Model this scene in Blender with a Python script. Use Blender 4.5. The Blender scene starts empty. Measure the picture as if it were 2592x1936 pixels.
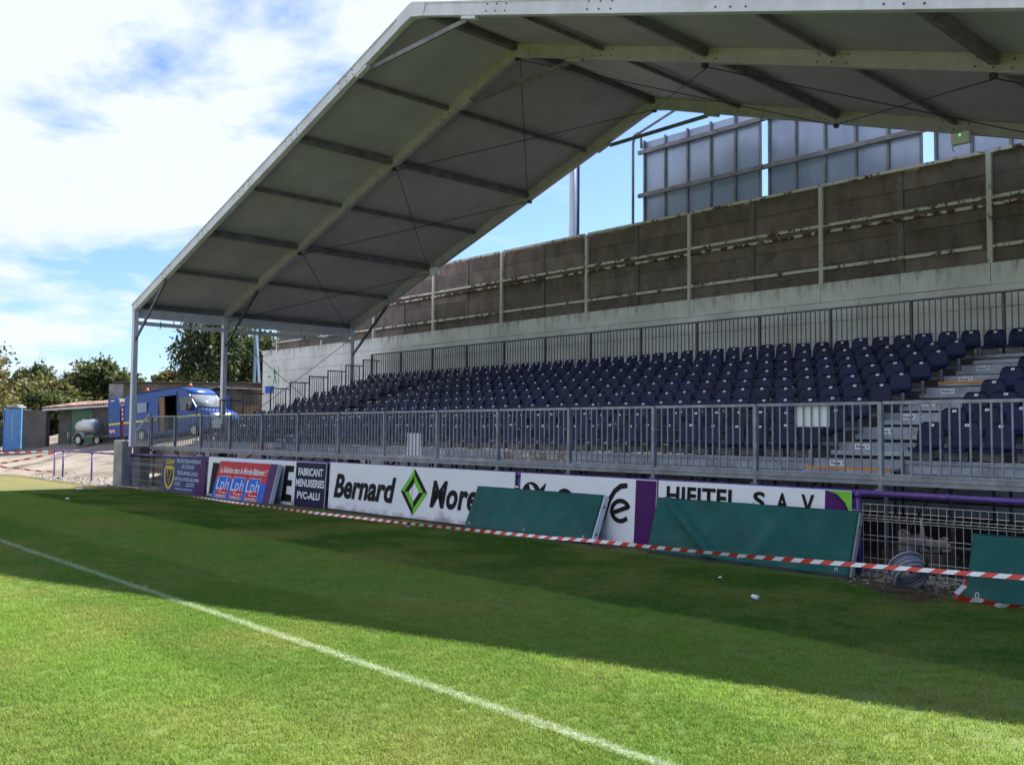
import bpy, bmesh, math, random
import numpy as np
from mathutils import Vector, Matrix, Euler
random.seed(7); rng = np.random.default_rng(7)
sc = bpy.context.scene
COL = sc.collection
R = math.radians

# ---------------------------------------------------------------- camera
cam = bpy.data.cameras.new('camera'); camo = bpy.data.objects.new('camera', cam); COL.objects.link(camo)
cam.sensor_width = 36.0; cam.lens = 36.0 * 2408.48 / 2592.0; cam.clip_start = 0.1; cam.clip_end = 2000
yaw, pit, rol = 0.84138, 0.05287, 0.00813
F = Vector((-math.sin(yaw) * math.cos(pit), math.cos(yaw) * math.cos(pit), math.sin(pit)))
Rt = Vector((math.cos(yaw), math.sin(yaw), 0)); Up = Rt.cross(F)
R2 = Rt * math.cos(rol) + Up * math.sin(rol); U2 = -Rt * math.sin(rol) + Up * math.cos(rol)
M = Matrix.Identity(4)
for i in range(3):
    M[i][0] = R2[i]; M[i][1] = U2[i]; M[i][2] = -F[i]
M[2][3] = 1.8039
camo.matrix_world = M
sc.camera = camo

# ---------------------------------------------------------------- sky
SUN_EL = R(48.5)
w = bpy.data.worlds.new('World'); sc.world = w; w.use_nodes = True
nt = w.node_tree; nt.nodes.clear()
def N(tree, typ, **kw):
    n = tree.nodes.new(typ)
    for k, v in kw.items():
        if k.startswith('i_'): n.inputs[k[2:]].default_value = v
        else: setattr(n, k, v)
    return n
def ramp(tree, stops, interp='LINEAR'):
    r = tree.nodes.new('ShaderNodeValToRGB'); e = r.color_ramp; e.interpolation = interp
    while len(e.elements) < len(stops): e.elements.new(0.5)
    for el, (p, c) in zip(e.elements, stops):
        el.position = p; el.color = (c[0], c[1], c[2], 1) if hasattr(c, '__len__') else (c, c, c, 1)
    return r
L = nt.links.new
out = N(nt, 'ShaderNodeOutputWorld'); bg = N(nt, 'ShaderNodeBackground'); bg.inputs['Strength'].default_value = 0.085
sky = N(nt, 'ShaderNodeTexSky', sky_type='NISHITA', sun_disc=False, sun_elevation=SUN_EL, sun_rotation=0.0, air_density=1.0, dust_density=0.6, ozone_density=1.6)
tc = N(nt, 'ShaderNodeTexCoord')
sep = N(nt, 'ShaderNodeSeparateXYZ'); L(tc.outputs['Generated'], sep.inputs[0])
zz = N(nt, 'ShaderNodeMath', operation='MAXIMUM'); L(sep.outputs['Z'], zz.inputs[0]); zz.inputs[1].default_value = 0.0
za = N(nt, 'ShaderNodeMath', operation='ADD'); L(zz.outputs[0], za.inputs[0]); za.inputs[1].default_value = 0.22
dv = N(nt, 'ShaderNodeVectorMath', operation='DIVIDE'); L(tc.outputs['Generated'], dv.inputs[0])
cb = N(nt, 'ShaderNodeCombineXYZ')
for k in range(3): L(za.outputs[0], cb.inputs[k])
L(cb.outputs[0], dv.inputs[1])
mp = N(nt, 'ShaderNodeMapping'); mp.inputs['Location'].default_value = (3.1, 1.7, 0.0); mp.inputs['Scale'].default_value = (1.0, 1.0, 0.55); L(dv.outputs[0], mp.inputs['Vector'])
cn = N(nt, 'ShaderNodeTexNoise', i_Scale=1.9, i_Detail=9.0, i_Roughness=0.56, i_Distortion=0.25); L(mp.outputs[0], cn.inputs['Vector'])
# low sky is clearer than the sky higher up
cl = N(nt, 'ShaderNodeMapRange'); L(sep.outputs['Z'], cl.inputs['Value'])
cl.inputs['From Min'].default_value = 0.13; cl.inputs['From Max'].default_value = 0.23; cl.inputs['To Min'].default_value = -0.20; cl.inputs['To Max'].default_value = -0.035
# the cloud bank thins out towards +x
dt = N(nt, 'ShaderNodeVectorMath', operation='DOT_PRODUCT'); L(tc.outputs['Generated'], dt.inputs[0]); dt.inputs[1].default_value = (-0.30, -0.33, 0.0)
cl2 = N(nt, 'ShaderNodeMath', operation='ADD'); L(cl.outputs[0], cl2.inputs[0]); L(dt.outputs['Value'], cl2.inputs[1])
ca = N(nt, 'ShaderNodeMath', operation='ADD'); L(cn.outputs['Fac'], ca.inputs[0]); L(cl2.outputs[0], ca.inputs[1])
cr = ramp(nt, [(0.47, 0.0), (0.53, 0.45), (0.60, 0.97)]); L(ca.outputs[0], cr.inputs['Fac'])
cmix = N(nt, 'ShaderNodeMix', data_type='RGBA'); L(cr.outputs['Color'], cmix.inputs['Factor'])
skyb = N(nt, 'ShaderNodeMix', data_type='RGBA', blend_type='MULTIPLY'); skyb.inputs['Factor'].default_value = 1.0
L(sky.outputs['Color'], skyb.inputs['A']); skyb.inputs['B'].default_value = (0.60, 0.72, 0.98, 1)
L(skyb.outputs['Result'], cmix.inputs['A']); cmix.inputs['B'].default_value = (4.15, 4.5, 5.3, 1)
L(cmix.outputs['Result'], bg.inputs['Color']); L(bg.outputs[0], out.inputs['Surface'])

# ---------------------------------------------------------------- sun
sl = bpy.data.lights.new('sun', 'SUN'); sl.energy = 5.0; sl.angle = R(0.53); sl.color = (1.0, 0.97, 0.91)
so = bpy.data.objects.new('sun', sl); COL.objects.link(so)
so.rotation_euler = Vector((0.02, -0.885, -1.0)).to_track_quat('-Z', 'Y').to_euler()
so.location = (0, 30, 40)
vs = sc.view_settings; vs.view_transform = 'Standard'; vs.look = 'None'; vs.gamma = 1; vs.use_curve_mapping = False; vs.exposure = 1.45
try:
    sc.cycles.use_denoising = True; sc.cycles.max_bounces = 8; sc.cycles.diffuse_bounces = 5
except Exception: pass

# ================================================================ materials
def base_mat(name):
    m = bpy.data.materials.new(name); m.use_nodes = True; t = m.node_tree
    return m, t, t.nodes['Principled BSDF']
def pbr(name, c, rough=0.6, metal=0.0, var=0.25, scale=3.0, c2=None, bump=0.0, bscale=40.0, streak=0.0, spec=0.5, lo=0.35, hi=0.65):
    """colour c, broken up by noise towards c2 (a dirtier tone of the same thing); world-space, so alike pieces differ"""
    m, t, b = base_mat(name); Lk = t.links.new
    g = N(t, 'ShaderNodeNewGeometry')
    if c2 is None: c2 = tuple(x * (1 - var) for x in c)
    n = N(t, 'ShaderNodeTexNoise', i_Scale=scale, i_Detail=6.0, i_Roughness=0.62)
    mpn = N(t, 'ShaderNodeMapping'); Lk(g.outputs['Position'], mpn.inputs['Vector'])
    if streak: mpn.inputs['Scale'].default_value = (1, 1, streak)
    Lk(mpn.outputs[0], n.inputs['Vector'])
    r = ramp(t, [(lo, c2), (hi, c)]); Lk(n.outputs['Fac'], r.inputs['Fac'])
    Lk(r.outputs['Color'], b.inputs['Base Color'])
    b.inputs['Roughness'].default_value = rough; b.inputs['Metallic'].default_value = metal
    b.inputs['Specular IOR Level'].default_value = spec
    if bump:
        n2 = N(t, 'ShaderNodeTexNoise', i_Scale=bscale, i_Detail=4.0); Lk(g.outputs['Position'], n2.inputs['Vector'])
        bp = N(t, 'ShaderNodeBump', i_Strength=bump, i_Distance=0.02); Lk(n2.outputs['Fac'], bp.inputs['Height']); Lk(bp.outputs[0], b.inputs['Normal'])
    return m
def peeling(name, paint, rust, amount=0.5, scale=6.0):
    m, t, b = base_mat(name); Lk = t.links.new
    g = N(t, 'ShaderNodeNewGeometry')
    n = N(t, 'ShaderNodeTexNoise', i_Scale=scale, i_Detail=7.0, i_Roughness=0.7); Lk(g.outputs['Position'], n.inputs['Vector'])
    n2 = N(t, 'ShaderNodeTexNoise', i_Scale=scale * 5, i_Detail=4.0); Lk(g.outputs['Position'], n2.inputs['Vector'])
    r0 = ramp(t, [(0.35, rust), (0.65, tuple(x * 0.35 for x in rust))]); Lk(n2.outputs['Fac'], r0.inputs['Fac'])
    r = ramp(t, [(amount - 0.03, 0.0), (amount + 0.03, 1.0)]); Lk(n.outputs['Fac'], r.inputs['Fac'])
    mx = N(t, 'ShaderNodeMix', data_type='RGBA'); Lk(r.outputs['Color'], mx.inputs['Factor'])
    Lk(r0.outputs['Color'], mx.inputs['A']); mx.inputs['B'].default_value = (*paint, 1)
    Lk(mx.outputs['Result'], b.inputs['Base Color']); b.inputs['Roughness'].default_value = 0.75
    bp = N(t, 'ShaderNodeBump', i_Strength=0.6, i_Distance=0.006); Lk(r.outputs['Color'], bp.inputs['Height']); Lk(bp.outputs[0], b.inputs['Normal'])
    return m
def glass(name, c=(0.05, 0.07, 0.08), rough=0.05):
    m, t, b = base_mat(name); b.inputs['Base Color'].default_value = (*c, 1); b.inputs['Roughness'].default_value = rough; b.inputs['Specular IOR Level'].default_value = 0.8
    return m

def turf(name, ground):
    m, t, b = base_mat(name); Lk = t.links.new
    g = N(t, 'ShaderNodeNewGeometry'); s = N(t, 'ShaderNodeSeparateXYZ'); Lk(g.outputs['Position'], s.inputs[0])
    def noise(sc_, det=5.0, rough=0.6, vec=None):
        n = N(t, 'ShaderNodeTexNoise', i_Scale=sc_, i_Detail=det, i_Roughness=rough); Lk(vec or g.outputs['Position'], n.inputs['Vector']); return n
    def math_(op, a, b_=None, c_=None):
        n = N(t, 'ShaderNodeMath', operation=op)
        for k, v in enumerate((a, b_, c_)):
            if v is None: continue
            if isinstance(v, (int, float)): n.inputs[k].default_value = v
            else: Lk(v, n.inputs[k])
        return n.outputs[0]
    def mix(f, a, b_):
        n = N(t, 'ShaderNodeMix', data_type='RGBA'); Lk(f, n.inputs['Factor'])
        for v, k in ((a, 'A'), (b_, 'B')):
            if isinstance(v, tuple): n.inputs[k].default_value = (*v, 1)
            else: Lk(v, n.inputs[k])
        return n.outputs['Result']
    # edges of the mown bands wobble a little
    wob = noise(0.8, 3.0); y = math_('ADD', s.outputs['Y'], math_('MULTIPLY', math_('SUBTRACT', wob.outputs['Fac'], 0.5), 0.5))
    band = ramp(t, [(0.0, 0.7), (0.20, 0.75), (0.215, 1.0), (0.30, 1.0), (0.315, 0.62), (0.52, 0.60), (0.535, 1.0), (0.758, 1.0), (0.768, 0.0), (1.0, 0.0)])
    Lk(math_('DIVIDE', y, 10.0), band.inputs['Fac'])
    grass = mix(band.outputs['Color'], (0.052, 0.108, 0.018), (0.122, 0.202, 0.040))
    # big soft patches, drier and greener
    p1 = noise(0.55, 5.0, 0.65); r1 = ramp(t, [(0.42, 0.0), (0.68, 1.0)]); Lk(p1.outputs['Fac'], r1.inputs['Fac'])
    grass = mix(math_('MULTIPLY', r1.outputs['Color'], 0.75), grass, (0.190, 0.205, 0.062))
    p2 = noise(2.2, 4.0, 0.7); r2 = ramp(t, [(0.5, 0.0), (0.75, 1.0)]); Lk(p2.outputs['Fac'], r2.inputs['Fac'])
    grass = mix(math_('MULTIPLY', r2.outputs['Color'], 0.32), grass, (0.045, 0.095, 0.012))
    fine = noise(55.0, 3.0, 0.7); r3 = ramp(t, [(0.3, 0.74), (0.7, 1.2)]); Lk(fine.outputs['Fac'], r3.inputs['Fac'])
    mm = N(t, 'ShaderNodeMix', data_type='RGBA', blend_type='MULTIPLY'); mm.inputs['Factor'].default_value = 1.0; Lk(grass, mm.inputs['A']); Lk(r3.outputs['Color'], mm.inputs['B'])
    grass = mm.outputs['Result']
    oi = N(t, 'ShaderNodeObjectInfo')
    hv = ramp(t, [(0.0, (0.88, 0.9, 0.85)), (0.6, (1.1, 1.05, 1.0)), (0.95, (1.12, 1.06, 1.0)), (1.0, (1.3, 1.2, 1.15))]); Lk(oi.outputs['Random'], hv.inputs['Fac'])
    if not ground:
        m2 = N(t, 'ShaderNodeMix', data_type='RGBA', blend_type='MULTIPLY'); m2.inputs['Factor'].default_value = 1.0; Lk(grass, m2.inputs['A']); Lk(hv.outputs['Color'], m2.inputs['B']); grass = m2.outputs['Result']
    # bare soil: along the foot of the boards, widest by the mesh fence and by the concrete pier
    sx = s.outputs['X']
    wear = math_('ADD', math_('MULTIPLY', math_('SUBTRACT', s.outputs['Y'], 11.0), 0.9), math_('MULTIPLY', math_('SUBTRACT', noise(1.6, 5.0, 0.7).outputs['Fac'], 0.5), 2.2))
    for cx, wd, am in ((-4.9, 1.7, 1.0), (-30.5, 4.5, 0.95), (-10.9, 0.8, 0.4)):
        d = math_('DIVIDE', math_('ABSOLUTE', math_('SUBTRACT', sx, cx)), wd)
        wear = math_('ADD', wear, math_('MULTIPLY', math_('MAXIMUM', math_('SUBTRACT', 1.0, d), 0.0), am))
    rw = ramp(t, [(0.30, 0.0), (0.55, 1.0)]); Lk(wear, rw.inputs['Fac'])
    sn = noise(14.0, 5.0, 0.7); soil = ramp(t, [(0.3, (0.045, 0.030, 0.020)), (0.7, (0.120, 0.088, 0.060))]); Lk(sn.outputs['Fac'], soil.inputs['Fac'])
    # far strip behind the goal line is burnt straw-coloured
    burn = math_('MULTIPLY', math_('SUBTRACT', -31.0, sx), 0.3); rb = ramp(t, [(0.0, 0.0), (0.9, 0.8)]); Lk(math_('ADD', burn, math_('MULTIPLY', math_('SUBTRACT', s.outputs['Y'], 9.0), 0.22)), rb.inputs['Fac'])
    burnm = math_('MULTIPLY', rb.outputs['Color'], math_('GREATER_THAN', -26.0, sx))
    grass = mix(math_('MULTIPLY', burnm, 0.8), grass, (0.20, 0.155, 0.07))
    col = mix(rw.outputs['Color'], grass, soil.outputs['Color'])
    # chalk line
    dl = math_('ABSOLUTE', math_('SUBTRACT', s.outputs['Y'], 4.155))
    dl = math_('ADD', dl, math_('MULTIPLY', math_('SUBTRACT', noise(9.0, 5.0, 0.75).outputs['Fac'], 0.5), 0.07))
    rl = ramp(t, [(0.022, 0.66), (0.074, 0.0)]); Lk(dl, rl.inputs['Fac'])
    brk = ramp(t, [(0.32, 0.15), (0.62, 1.0)]); Lk(noise(22.0, 4.0, 0.8).outputs['Fac'], brk.inputs['Fac'])
    col = mix(math_('MULTIPLY', rl.outputs['Color'], brk.outputs['Color']), col, (0.42, 0.46, 0.36))
    Lk(col, b.inputs['Base Color']); b.inputs['Roughness'].default_value = 0.85; b.inputs['Specular IOR Level'].default_value = 0.15
    if not ground:
        br = N(t, 'ShaderNodeMix', data_type='RGBA', blend_type='MULTIPLY'); br.inputs['Factor'].default_value = 1.0; Lk(col, br.inputs['A']); br.inputs['B'].default_value = (1.75, 1.72, 1.6, 1); col = br.outputs['Result']; Lk(col, b.inputs['Base Color'])
        tr = N(t, 'ShaderNodeBsdfTranslucent'); Lk(col, tr.inputs['Color']); ad = N(t, 'ShaderNodeMixShader'); ad.inputs[0].default_value = 0.5
        Lk(b.outputs[0], ad.inputs[1]); Lk(tr.outputs[0], ad.inputs[2]); Lk(ad.outputs[0], t.nodes['Material Output'].inputs['Surface'])
    else:
        bp = N(t, 'ShaderNodeBump', i_Strength=0.8, i_Distance=0.03); Lk(noise(70.0, 4.0).outputs['Fac'], bp.inputs['Height']); Lk(bp.outputs[0], b.inputs['Normal'])
    return m

def yard_mat(name):
    m, t, b = base_mat(name); Lk = t.links.new
    g = N(t, 'ShaderNodeNewGeometry')
    n = N(t, 'ShaderNodeTexNoise', i_Scale=0.35, i_Detail=7.0, i_Roughness=0.65); Lk(g.outputs['Position'], n.inputs['Vector'])
    r = ramp(t, [(0.36, (0.10, 0.085, 0.07)), (0.5, (0.26, 0.22, 0.18)), (0.68, (0.36, 0.31, 0.25))]); Lk(n.outputs['Fac'], r.inputs['Fac'])
    f = N(t, 'ShaderNodeTexNoise', i_Scale=14.0, i_Detail=5.0, i_Roughness=0.75); Lk(g.outputs['Position'], f.inputs['Vector'])
    r2 = ramp(t, [(0.3, 0.6), (0.7, 1.25)]); Lk(f.outputs['Fac'], r2.inputs['Fac'])
    mm = N(t, 'ShaderNodeMix', data_type='RGBA', blend_type='MULTIPLY'); mm.inputs['Factor'].default_value = 1.0; Lk(r.outputs['Color'], mm.inputs['A']); Lk(r2.outputs['Color'], mm.inputs['B'])
    Lk(mm.outputs['Result'], b.inputs['Base Color']); b.inputs['Roughness'].default_value = 0.95; b.inputs['Specular IOR Level'].default_value = 0.1
    bp = N(t, 'ShaderNodeBump', i_Strength=0.7, i_Distance=0.05); Lk(f.outputs['Fac'], bp.inputs['Height']); Lk(bp.outputs[0], b.inputs['Normal'])
    return m
def leafmat(name, c1, c2, c3):
    m, t, b = base_mat(name); Lk = t.links.new
    g = N(t, 'ShaderNodeNewGeometry')
    n = N(t, 'ShaderNodeTexNoise', i_Scale=0.7, i_Detail=4.0); Lk(g.outputs['Position'], n.inputs['Vector'])
    r = ramp(t, [(0.35, c1), (0.52, c2), (0.68, c3)]); Lk(n.outputs['Fac'], r.inputs['Fac'])
    rr = ramp(t, [(0.0, 0.6), (1.0, 1.4)]); Lk(g.outputs['Random Per Island'], rr.inputs['Fac'])
    mm = N(t, 'ShaderNodeMix', data_type='RGBA', blend_type='MULTIPLY'); mm.inputs['Factor'].default_value = 1.0; Lk(r.outputs['Color'], mm.inputs['A']); Lk(rr.outputs['Color'], mm.inputs['B'])
    Lk(mm.outputs['Result'], b.inputs['Base Color']); b.inputs['Roughness'].default_value = 0.6
    tr = N(t, 'ShaderNodeBsdfTranslucent'); Lk(mm.outputs['Result'], tr.inputs['Color']); ad = N(t, 'ShaderNodeMixShader'); ad.inputs[0].default_value = 0.4
    Lk(b.outputs[0], ad.inputs[1]); Lk(tr.outputs[0], ad.inputs[2]); Lk(ad.outputs[0], t.nodes['Material Output'].inputs['Surface'])
    return m

MT = {
 'galv': pbr('galvanised_steel', (0.285, 0.295, 0.335), 0.45, 0.35, c2=(0.17, 0.175, 0.20), scale=5.0, bump=0.08, bscale=90),
 'galv_dark': pbr('weathered_galvanised', (0.125, 0.125, 0.135), 0.55, 0.4, c2=(0.075, 0.075, 0.08), scale=4.0),
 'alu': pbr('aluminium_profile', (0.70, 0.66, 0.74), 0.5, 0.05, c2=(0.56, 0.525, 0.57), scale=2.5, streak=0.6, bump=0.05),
 'alu_in': pbr('shaded_aluminium_frame', (0.45, 0.395, 0.47), 0.5, 0.05, c2=(0.36, 0.315, 0.36), scale=2.5, streak=0.6, bump=0.05),  # inner frames: darker copy of the fascia's aluminium, shade put into the colour
 'alu_dark': pbr('dull_aluminium', (0.24, 0.225, 0.25), 0.55, 0.35, c2=(0.13, 0.13, 0.13), scale=3.0),
 'pvc': pbr('grey_roof_canvas', (0.46, 0.42, 0.51), 0.6, 0.0, c2=(0.36, 0.335, 0.385), scale=1.1, bump=0.25, bscale=2.5, lo=0.3, hi=0.7),
 'deck': pbr('deck_plate', (0.42, 0.42, 0.42), 0.5, 0.5, c2=(0.24, 0.24, 0.24), scale=2.0, bump=0.2, bscale=60),
 'riser': pbr('riser_sheet', (0.36, 0.39, 0.45), 0.5, 0.35, c2=(0.20, 0.22, 0.26), scale=2.6, bump=0.05),
 'ply': pbr('worn_plywood', (0.40, 0.36, 0.30), 0.8, c2=(0.20, 0.13, 0.08), scale=4.0, lo=0.42, hi=0.54),
 'dark': pbr('dark_steel', (0.05, 0.05, 0.055), 0.6, 0.3),
 'orange': pbr('orange_nosing', (0.75, 0.30, 0.02), 0.6, c2=(0.5, 0.18, 0.02), scale=8),
 'seat': pbr('navy_seat_plastic', (0.0034, 0.0112, 0.056), 0.45, c2=(0.0022, 0.0068, 0.034), scale=2.2, spec=0.24),
 'tag': pbr('white_tag', (0.70, 0.72, 0.76), 0.5, var=0.1),
 'ink': pbr('black_ink', (0.012, 0.011, 0.013), 0.6, var=0.1, spec=0.12),
 'wall': None, 'plank': None,
 'peel': peeling('peeling_white_paint', (0.58, 0.55, 0.48), (0.11, 0.05, 0.025), 0.445, 5.0),
 'peel_more': peeling('rusty_white_paint', (0.55, 0.50, 0.40), (0.10, 0.042, 0.02), 0.51, 4.0),
 'post_white': peeling('post_white_paint', (0.56, 0.53, 0.47), (0.13, 0.065, 0.035), 0.39, 5.0),
 'cpost': pbr('concrete_post', (0.17, 0.16, 0.15), 0.9, c2=(0.10, 0.09, 0.085), scale=2.0, bump=0.2),
 'conc': pbr('pier_concrete', (0.34, 0.33, 0.31), 0.9, c2=(0.20, 0.19, 0.175), scale=2.2, bump=0.3, bscale=25),
 'billb': pbr('hoarding_sheet', (0.36, 0.43, 0.56), 0.28, 0.3, c2=(0.25, 0.30, 0.42), scale=0.8, streak=0.35),
 'purple': pbr('purple_paint', (0.115, 0.052, 0.28), 0.45, c2=(0.08, 0.036, 0.19), scale=9, bump=0.1, bscale=60),
 'white': pbr('white_board', (0.76, 0.76, 0.79), 0.5, c2=(0.70, 0.70, 0.71), scale=1.6, lo=0.25, hi=0.6, spec=0.12),
 'navy': pbr('navy_board', (0.012, 0.014, 0.055), 0.5, c2=(0.010, 0.011, 0.04), scale=2.0, spec=0.12),
 'blueboard': pbr('faded_blue_board', (0.020, 0.050, 0.170), 0.55, c2=(0.05, 0.075, 0.16), scale=2.5, spec=0.12),
 'violet': pbr('violet_print', (0.075, 0.012, 0.115), 0.5, c2=(0.06, 0.012, 0.09), scale=3.0, spec=0.12),
 'red': pbr('red_print', (0.55, 0.02, 0.03), 0.5, c2=(0.45, 0.02, 0.03), spec=0.12),
 'lblue': pbr('bright_blue_print', (0.015, 0.12, 0.58), 0.5, c2=(0.015, 0.10, 0.48), spec=0.12),
 'yellow': pbr('yellow_print', (0.62, 0.46, 0.03), 0.5, c2=(0.5, 0.36, 0.03), spec=0.12),
 'lime': pbr('lime_print', (0.22, 0.55, 0.05), 0.5, c2=(0.13, 0.45, 0.03), scale=1.5, spec=0.12),
 'paleprint': pbr('pale_print', (0.62, 0.66, 0.72), 0.5, c2=(0.42, 0.46, 0.54), scale=8, spec=0.12),
 'tarp': pbr('green_tarpaulin', (0.006, 0.094, 0.084), 0.65, c2=(0.005, 0.066, 0.060), scale=2.2, bump=0.12, bscale=120, spec=0.2),
 'rubber': pbr('black_rubber', (0.015, 0.015, 0.015), 0.75),
 'wire': pbr('white_coated_wire', (0.62, 0.60, 0.55), 0.5, c2=(0.45, 0.42, 0.36), scale=12),
 'tape_w': pbr('white_tape', (0.78, 0.78, 0.78), 0.35, var=0.1), 'tape_r': pbr('red_tape', (0.62, 0.035, 0.02), 0.35, var=0.1),
 'hose': pbr('grey_ribbed_hose', (0.105, 0.115, 0.15), 0.5, c2=(0.07, 0.075, 0.10), scale=6),
 'stone': pbr('pale_gravel', (0.30, 0.27, 0.23), 0.9, c2=(0.14, 0.12, 0.10), scale=9),
 'vanblue': pbr('blue_van_paint', (0.010, 0.070, 0.285), 0.3, c2=(0.010, 0.058, 0.235), scale=1.0),
 'vanyellow': pbr('yellow_stripe', (0.70, 0.60, 0.06), 0.4, var=0.1),
 'glass': glass('window_glass'), 'glass_pale': glass('windscreen_glass', (0.16, 0.18, 0.18), 0.08),
 'wood': pbr('raw_timber', (0.30, 0.17, 0.08), 0.8, c2=(0.15, 0.08, 0.035), scale=5, streak=0.15),
 'beacon': pbr('orange_beacon', (0.80, 0.16, 0.02), 0.3, var=0.1),
 'tank': pbr('silver_tank', (0.52, 0.53, 0.53), 0.38, 0.7, c2=(0.38, 0.38, 0.38), scale=2.0),
 'doorblue': pbr('sky_blue_paint', (0.10, 0.28, 0.58), 0.5, c2=(0.075, 0.22, 0.46), scale=3.0),
 'doorgreen': pbr('faded_green_paint', (0.055, 0.13, 0.075), 0.7, c2=(0.04, 0.095, 0.055), scale=1.8),
 'render': pbr('grey_render', (0.125, 0.115, 0.105), 0.95, c2=(0.075, 0.068, 0.062), scale=1.4, bump=0.3),
 'brownwall': pbr('stained_render', (0.21, 0.165, 0.12), 0.95, c2=(0.085, 0.062, 0.045), scale=0.9, bump=0.3, bscale=8),
 'tile': pbr('clay_tile', (0.30, 0.19, 0.14), 0.9, c2=(0.15, 0.085, 0.06), scale=3.0),
 'orangewall': pbr('orange_render', (0.55, 0.25, 0.10), 0.9, var=0.15),
 'bark': pbr('bark', (0.10, 0.075, 0.055), 0.95, c2=(0.05, 0.04, 0.03), scale=5),
 'mastm': pbr('pale_mast_paint', (0.50, 0.52, 0.54), 0.4, 0.3, var=0.15, scale=1.0),
 'bluepale': pbr('pale_blue_pole', (0.40, 0.52, 0.62), 0.4, 0.2, var=0.15),
 'signgreen': pbr('sign_green', (0.02, 0.14, 0.07), 0.6, var=0.1), 'signpale': pbr('pale_sign', (0.58, 0.66, 0.60), 0.6, var=0.1),
 'rag': pbr('grubby_cloth', (0.34, 0.31, 0.29), 0.9, c2=(0.22, 0.19, 0.16), scale=6),
 'turf': turf('mown_turf', True), 'blade': turf('grass_blade', False), 'yard': yard_mat('gravel_yard'),
 'soil': pbr('bare_ground', (0.11, 0.09, 0.07), 0.95, c2=(0.05, 0.042, 0.035), scale=2.0, bump=0.4, bscale=20),
 'far': pbr('far_ground', (0.09, 0.10, 0.05), 0.95, scale=0.2),
 'leaf_dry': leafmat('dry_bush_leaf', (0.065, 0.07, 0.020), (0.14, 0.13, 0.035), (0.24, 0.19, 0.06)),
 'leaf': leafmat('bush_leaf', (0.04, 0.06, 0.017), (0.08, 0.105, 0.027), (0.15, 0.16, 0.045)),
 'leaf_dark': leafmat('tree_leaf', (0.030, 0.048, 0.016), (0.056, 0.078, 0.023), (0.11, 0.13, 0.042)),
}
def wall_mat():
    """white distemper on blocks, grimy along the top edge where the rain runs down"""
    m, t, b = base_mat('whitewashed_block'); Lk = t.links.new
    g = N(t, 'ShaderNodeNewGeometry'); s = N(t, 'ShaderNodeSeparateXYZ'); Lk(g.outputs['Position'], s.inputs[0])
    n = N(t, 'ShaderNodeTexNoise', i_Scale=0.9, i_Detail=6.0, i_Roughness=0.65); Lk(g.outputs['Position'], n.inputs['Vector'])
    r = ramp(t, [(0.3, (0.52, 0.51, 0.49)), (0.6, (0.72, 0.71, 0.70))]); Lk(n.outputs['Fac'], r.inputs['Fac'])
    mp_ = N(t, 'ShaderNodeMapping'); mp_.inputs['Scale'].default_value = (2.0, 1, 0.42); Lk(g.outputs['Position'], mp_.inputs['Vector'])
    n2 = N(t, 'ShaderNodeTexNoise', i_Scale=2.2, i_Detail=7.0, i_Roughness=0.7); Lk(mp_.outputs[0], n2.inputs['Vector'])
    mr = N(t, 'ShaderNodeMapRange'); Lk(s.outputs['Z'], mr.inputs['Value']); mr.inputs['From Min'].default_value = 4.7; mr.inputs['From Max'].default_value = 5.72; mr.inputs['To Min'].default_value = -0.20; mr.inputs['To Max'].default_value = 0.10
    a = N(t, 'ShaderNodeMath', operation='ADD'); Lk(n2.outputs['Fac'], a.inputs[0]); Lk(mr.outputs[0], a.inputs[1])
    r2 = ramp(t, [(0.52, 0.0), (0.80, 0.85)]); Lk(a.outputs[0], r2.inputs['Fac'])
    mx = N(t, 'ShaderNodeMix', data_type='RGBA'); Lk(r2.outputs['Color'], mx.inputs['Factor']); Lk(r.outputs['Color'], mx.inputs['A']); mx.inputs['B'].default_value = (0.075, 0.07, 0.06, 1)
    Lk(mx.outputs['Result'], b.inputs['Base Color']); b.inputs['Roughness'].default_value = 0.9
    n3 = N(t, 'ShaderNodeTexNoise', i_Scale=30.0, i_Detail=4.0); Lk(g.outputs['Position'], n3.inputs['Vector'])
    bp = N(t, 'ShaderNodeBump', i_Strength=0.25, i_Distance=0.02); Lk(n3.outputs['Fac'], bp.inputs['Height']); Lk(bp.outputs[0], b.inputs['Normal'])
    return m
def translucent(m, col, f):
    t = m.node_tree; b = t.nodes['Principled BSDF']; tr = N(t, 'ShaderNodeBsdfTranslucent'); tr.inputs['Color'].default_value = (*col, 1); ad = N(t, 'ShaderNodeMixShader'); ad.inputs[0].default_value = f
    t.links.new(b.outputs[0], ad.inputs[1]); t.links.new(tr.outputs[0], ad.inputs[2]); t.links.new(ad.outputs[0], t.nodes['Material Output'].inputs['Surface'])
def vary(m, lo, hi):
    """alike pieces aged a little differently, one by one"""
    t = m.node_tree; b = t.nodes['Principled BSDF']; old = b.inputs['Base Color'].links[0].from_socket
    oi = N(t, 'ShaderNodeObjectInfo'); r = ramp(t, [(0.0, lo), (1.0, hi)]); t.links.new(oi.outputs['Random'], r.inputs['Fac'])
    mx = N(t, 'ShaderNodeMix', data_type='RGBA', blend_type='MULTIPLY'); mx.inputs['Factor'].default_value = 1.0; t.links.new(old, mx.inputs['A']); t.links.new(r.outputs['Color'], mx.inputs['B']); t.links.new(mx.outputs['Result'], b.inputs['Base Color'])
vary(MT['seat'], (0.7, 0.72, 0.75), (1.3, 1.32, 1.3)); vary(MT['pvc'], 0.92, 1.08); vary(MT['tile'], (0.7, 0.7, 0.7), (1.25, 1.2, 1.15)); vary(MT['riser'], 0.85, 1.15)
translucent(MT['billb'], (0.5, 0.6, 0.85), 0.10)
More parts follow.
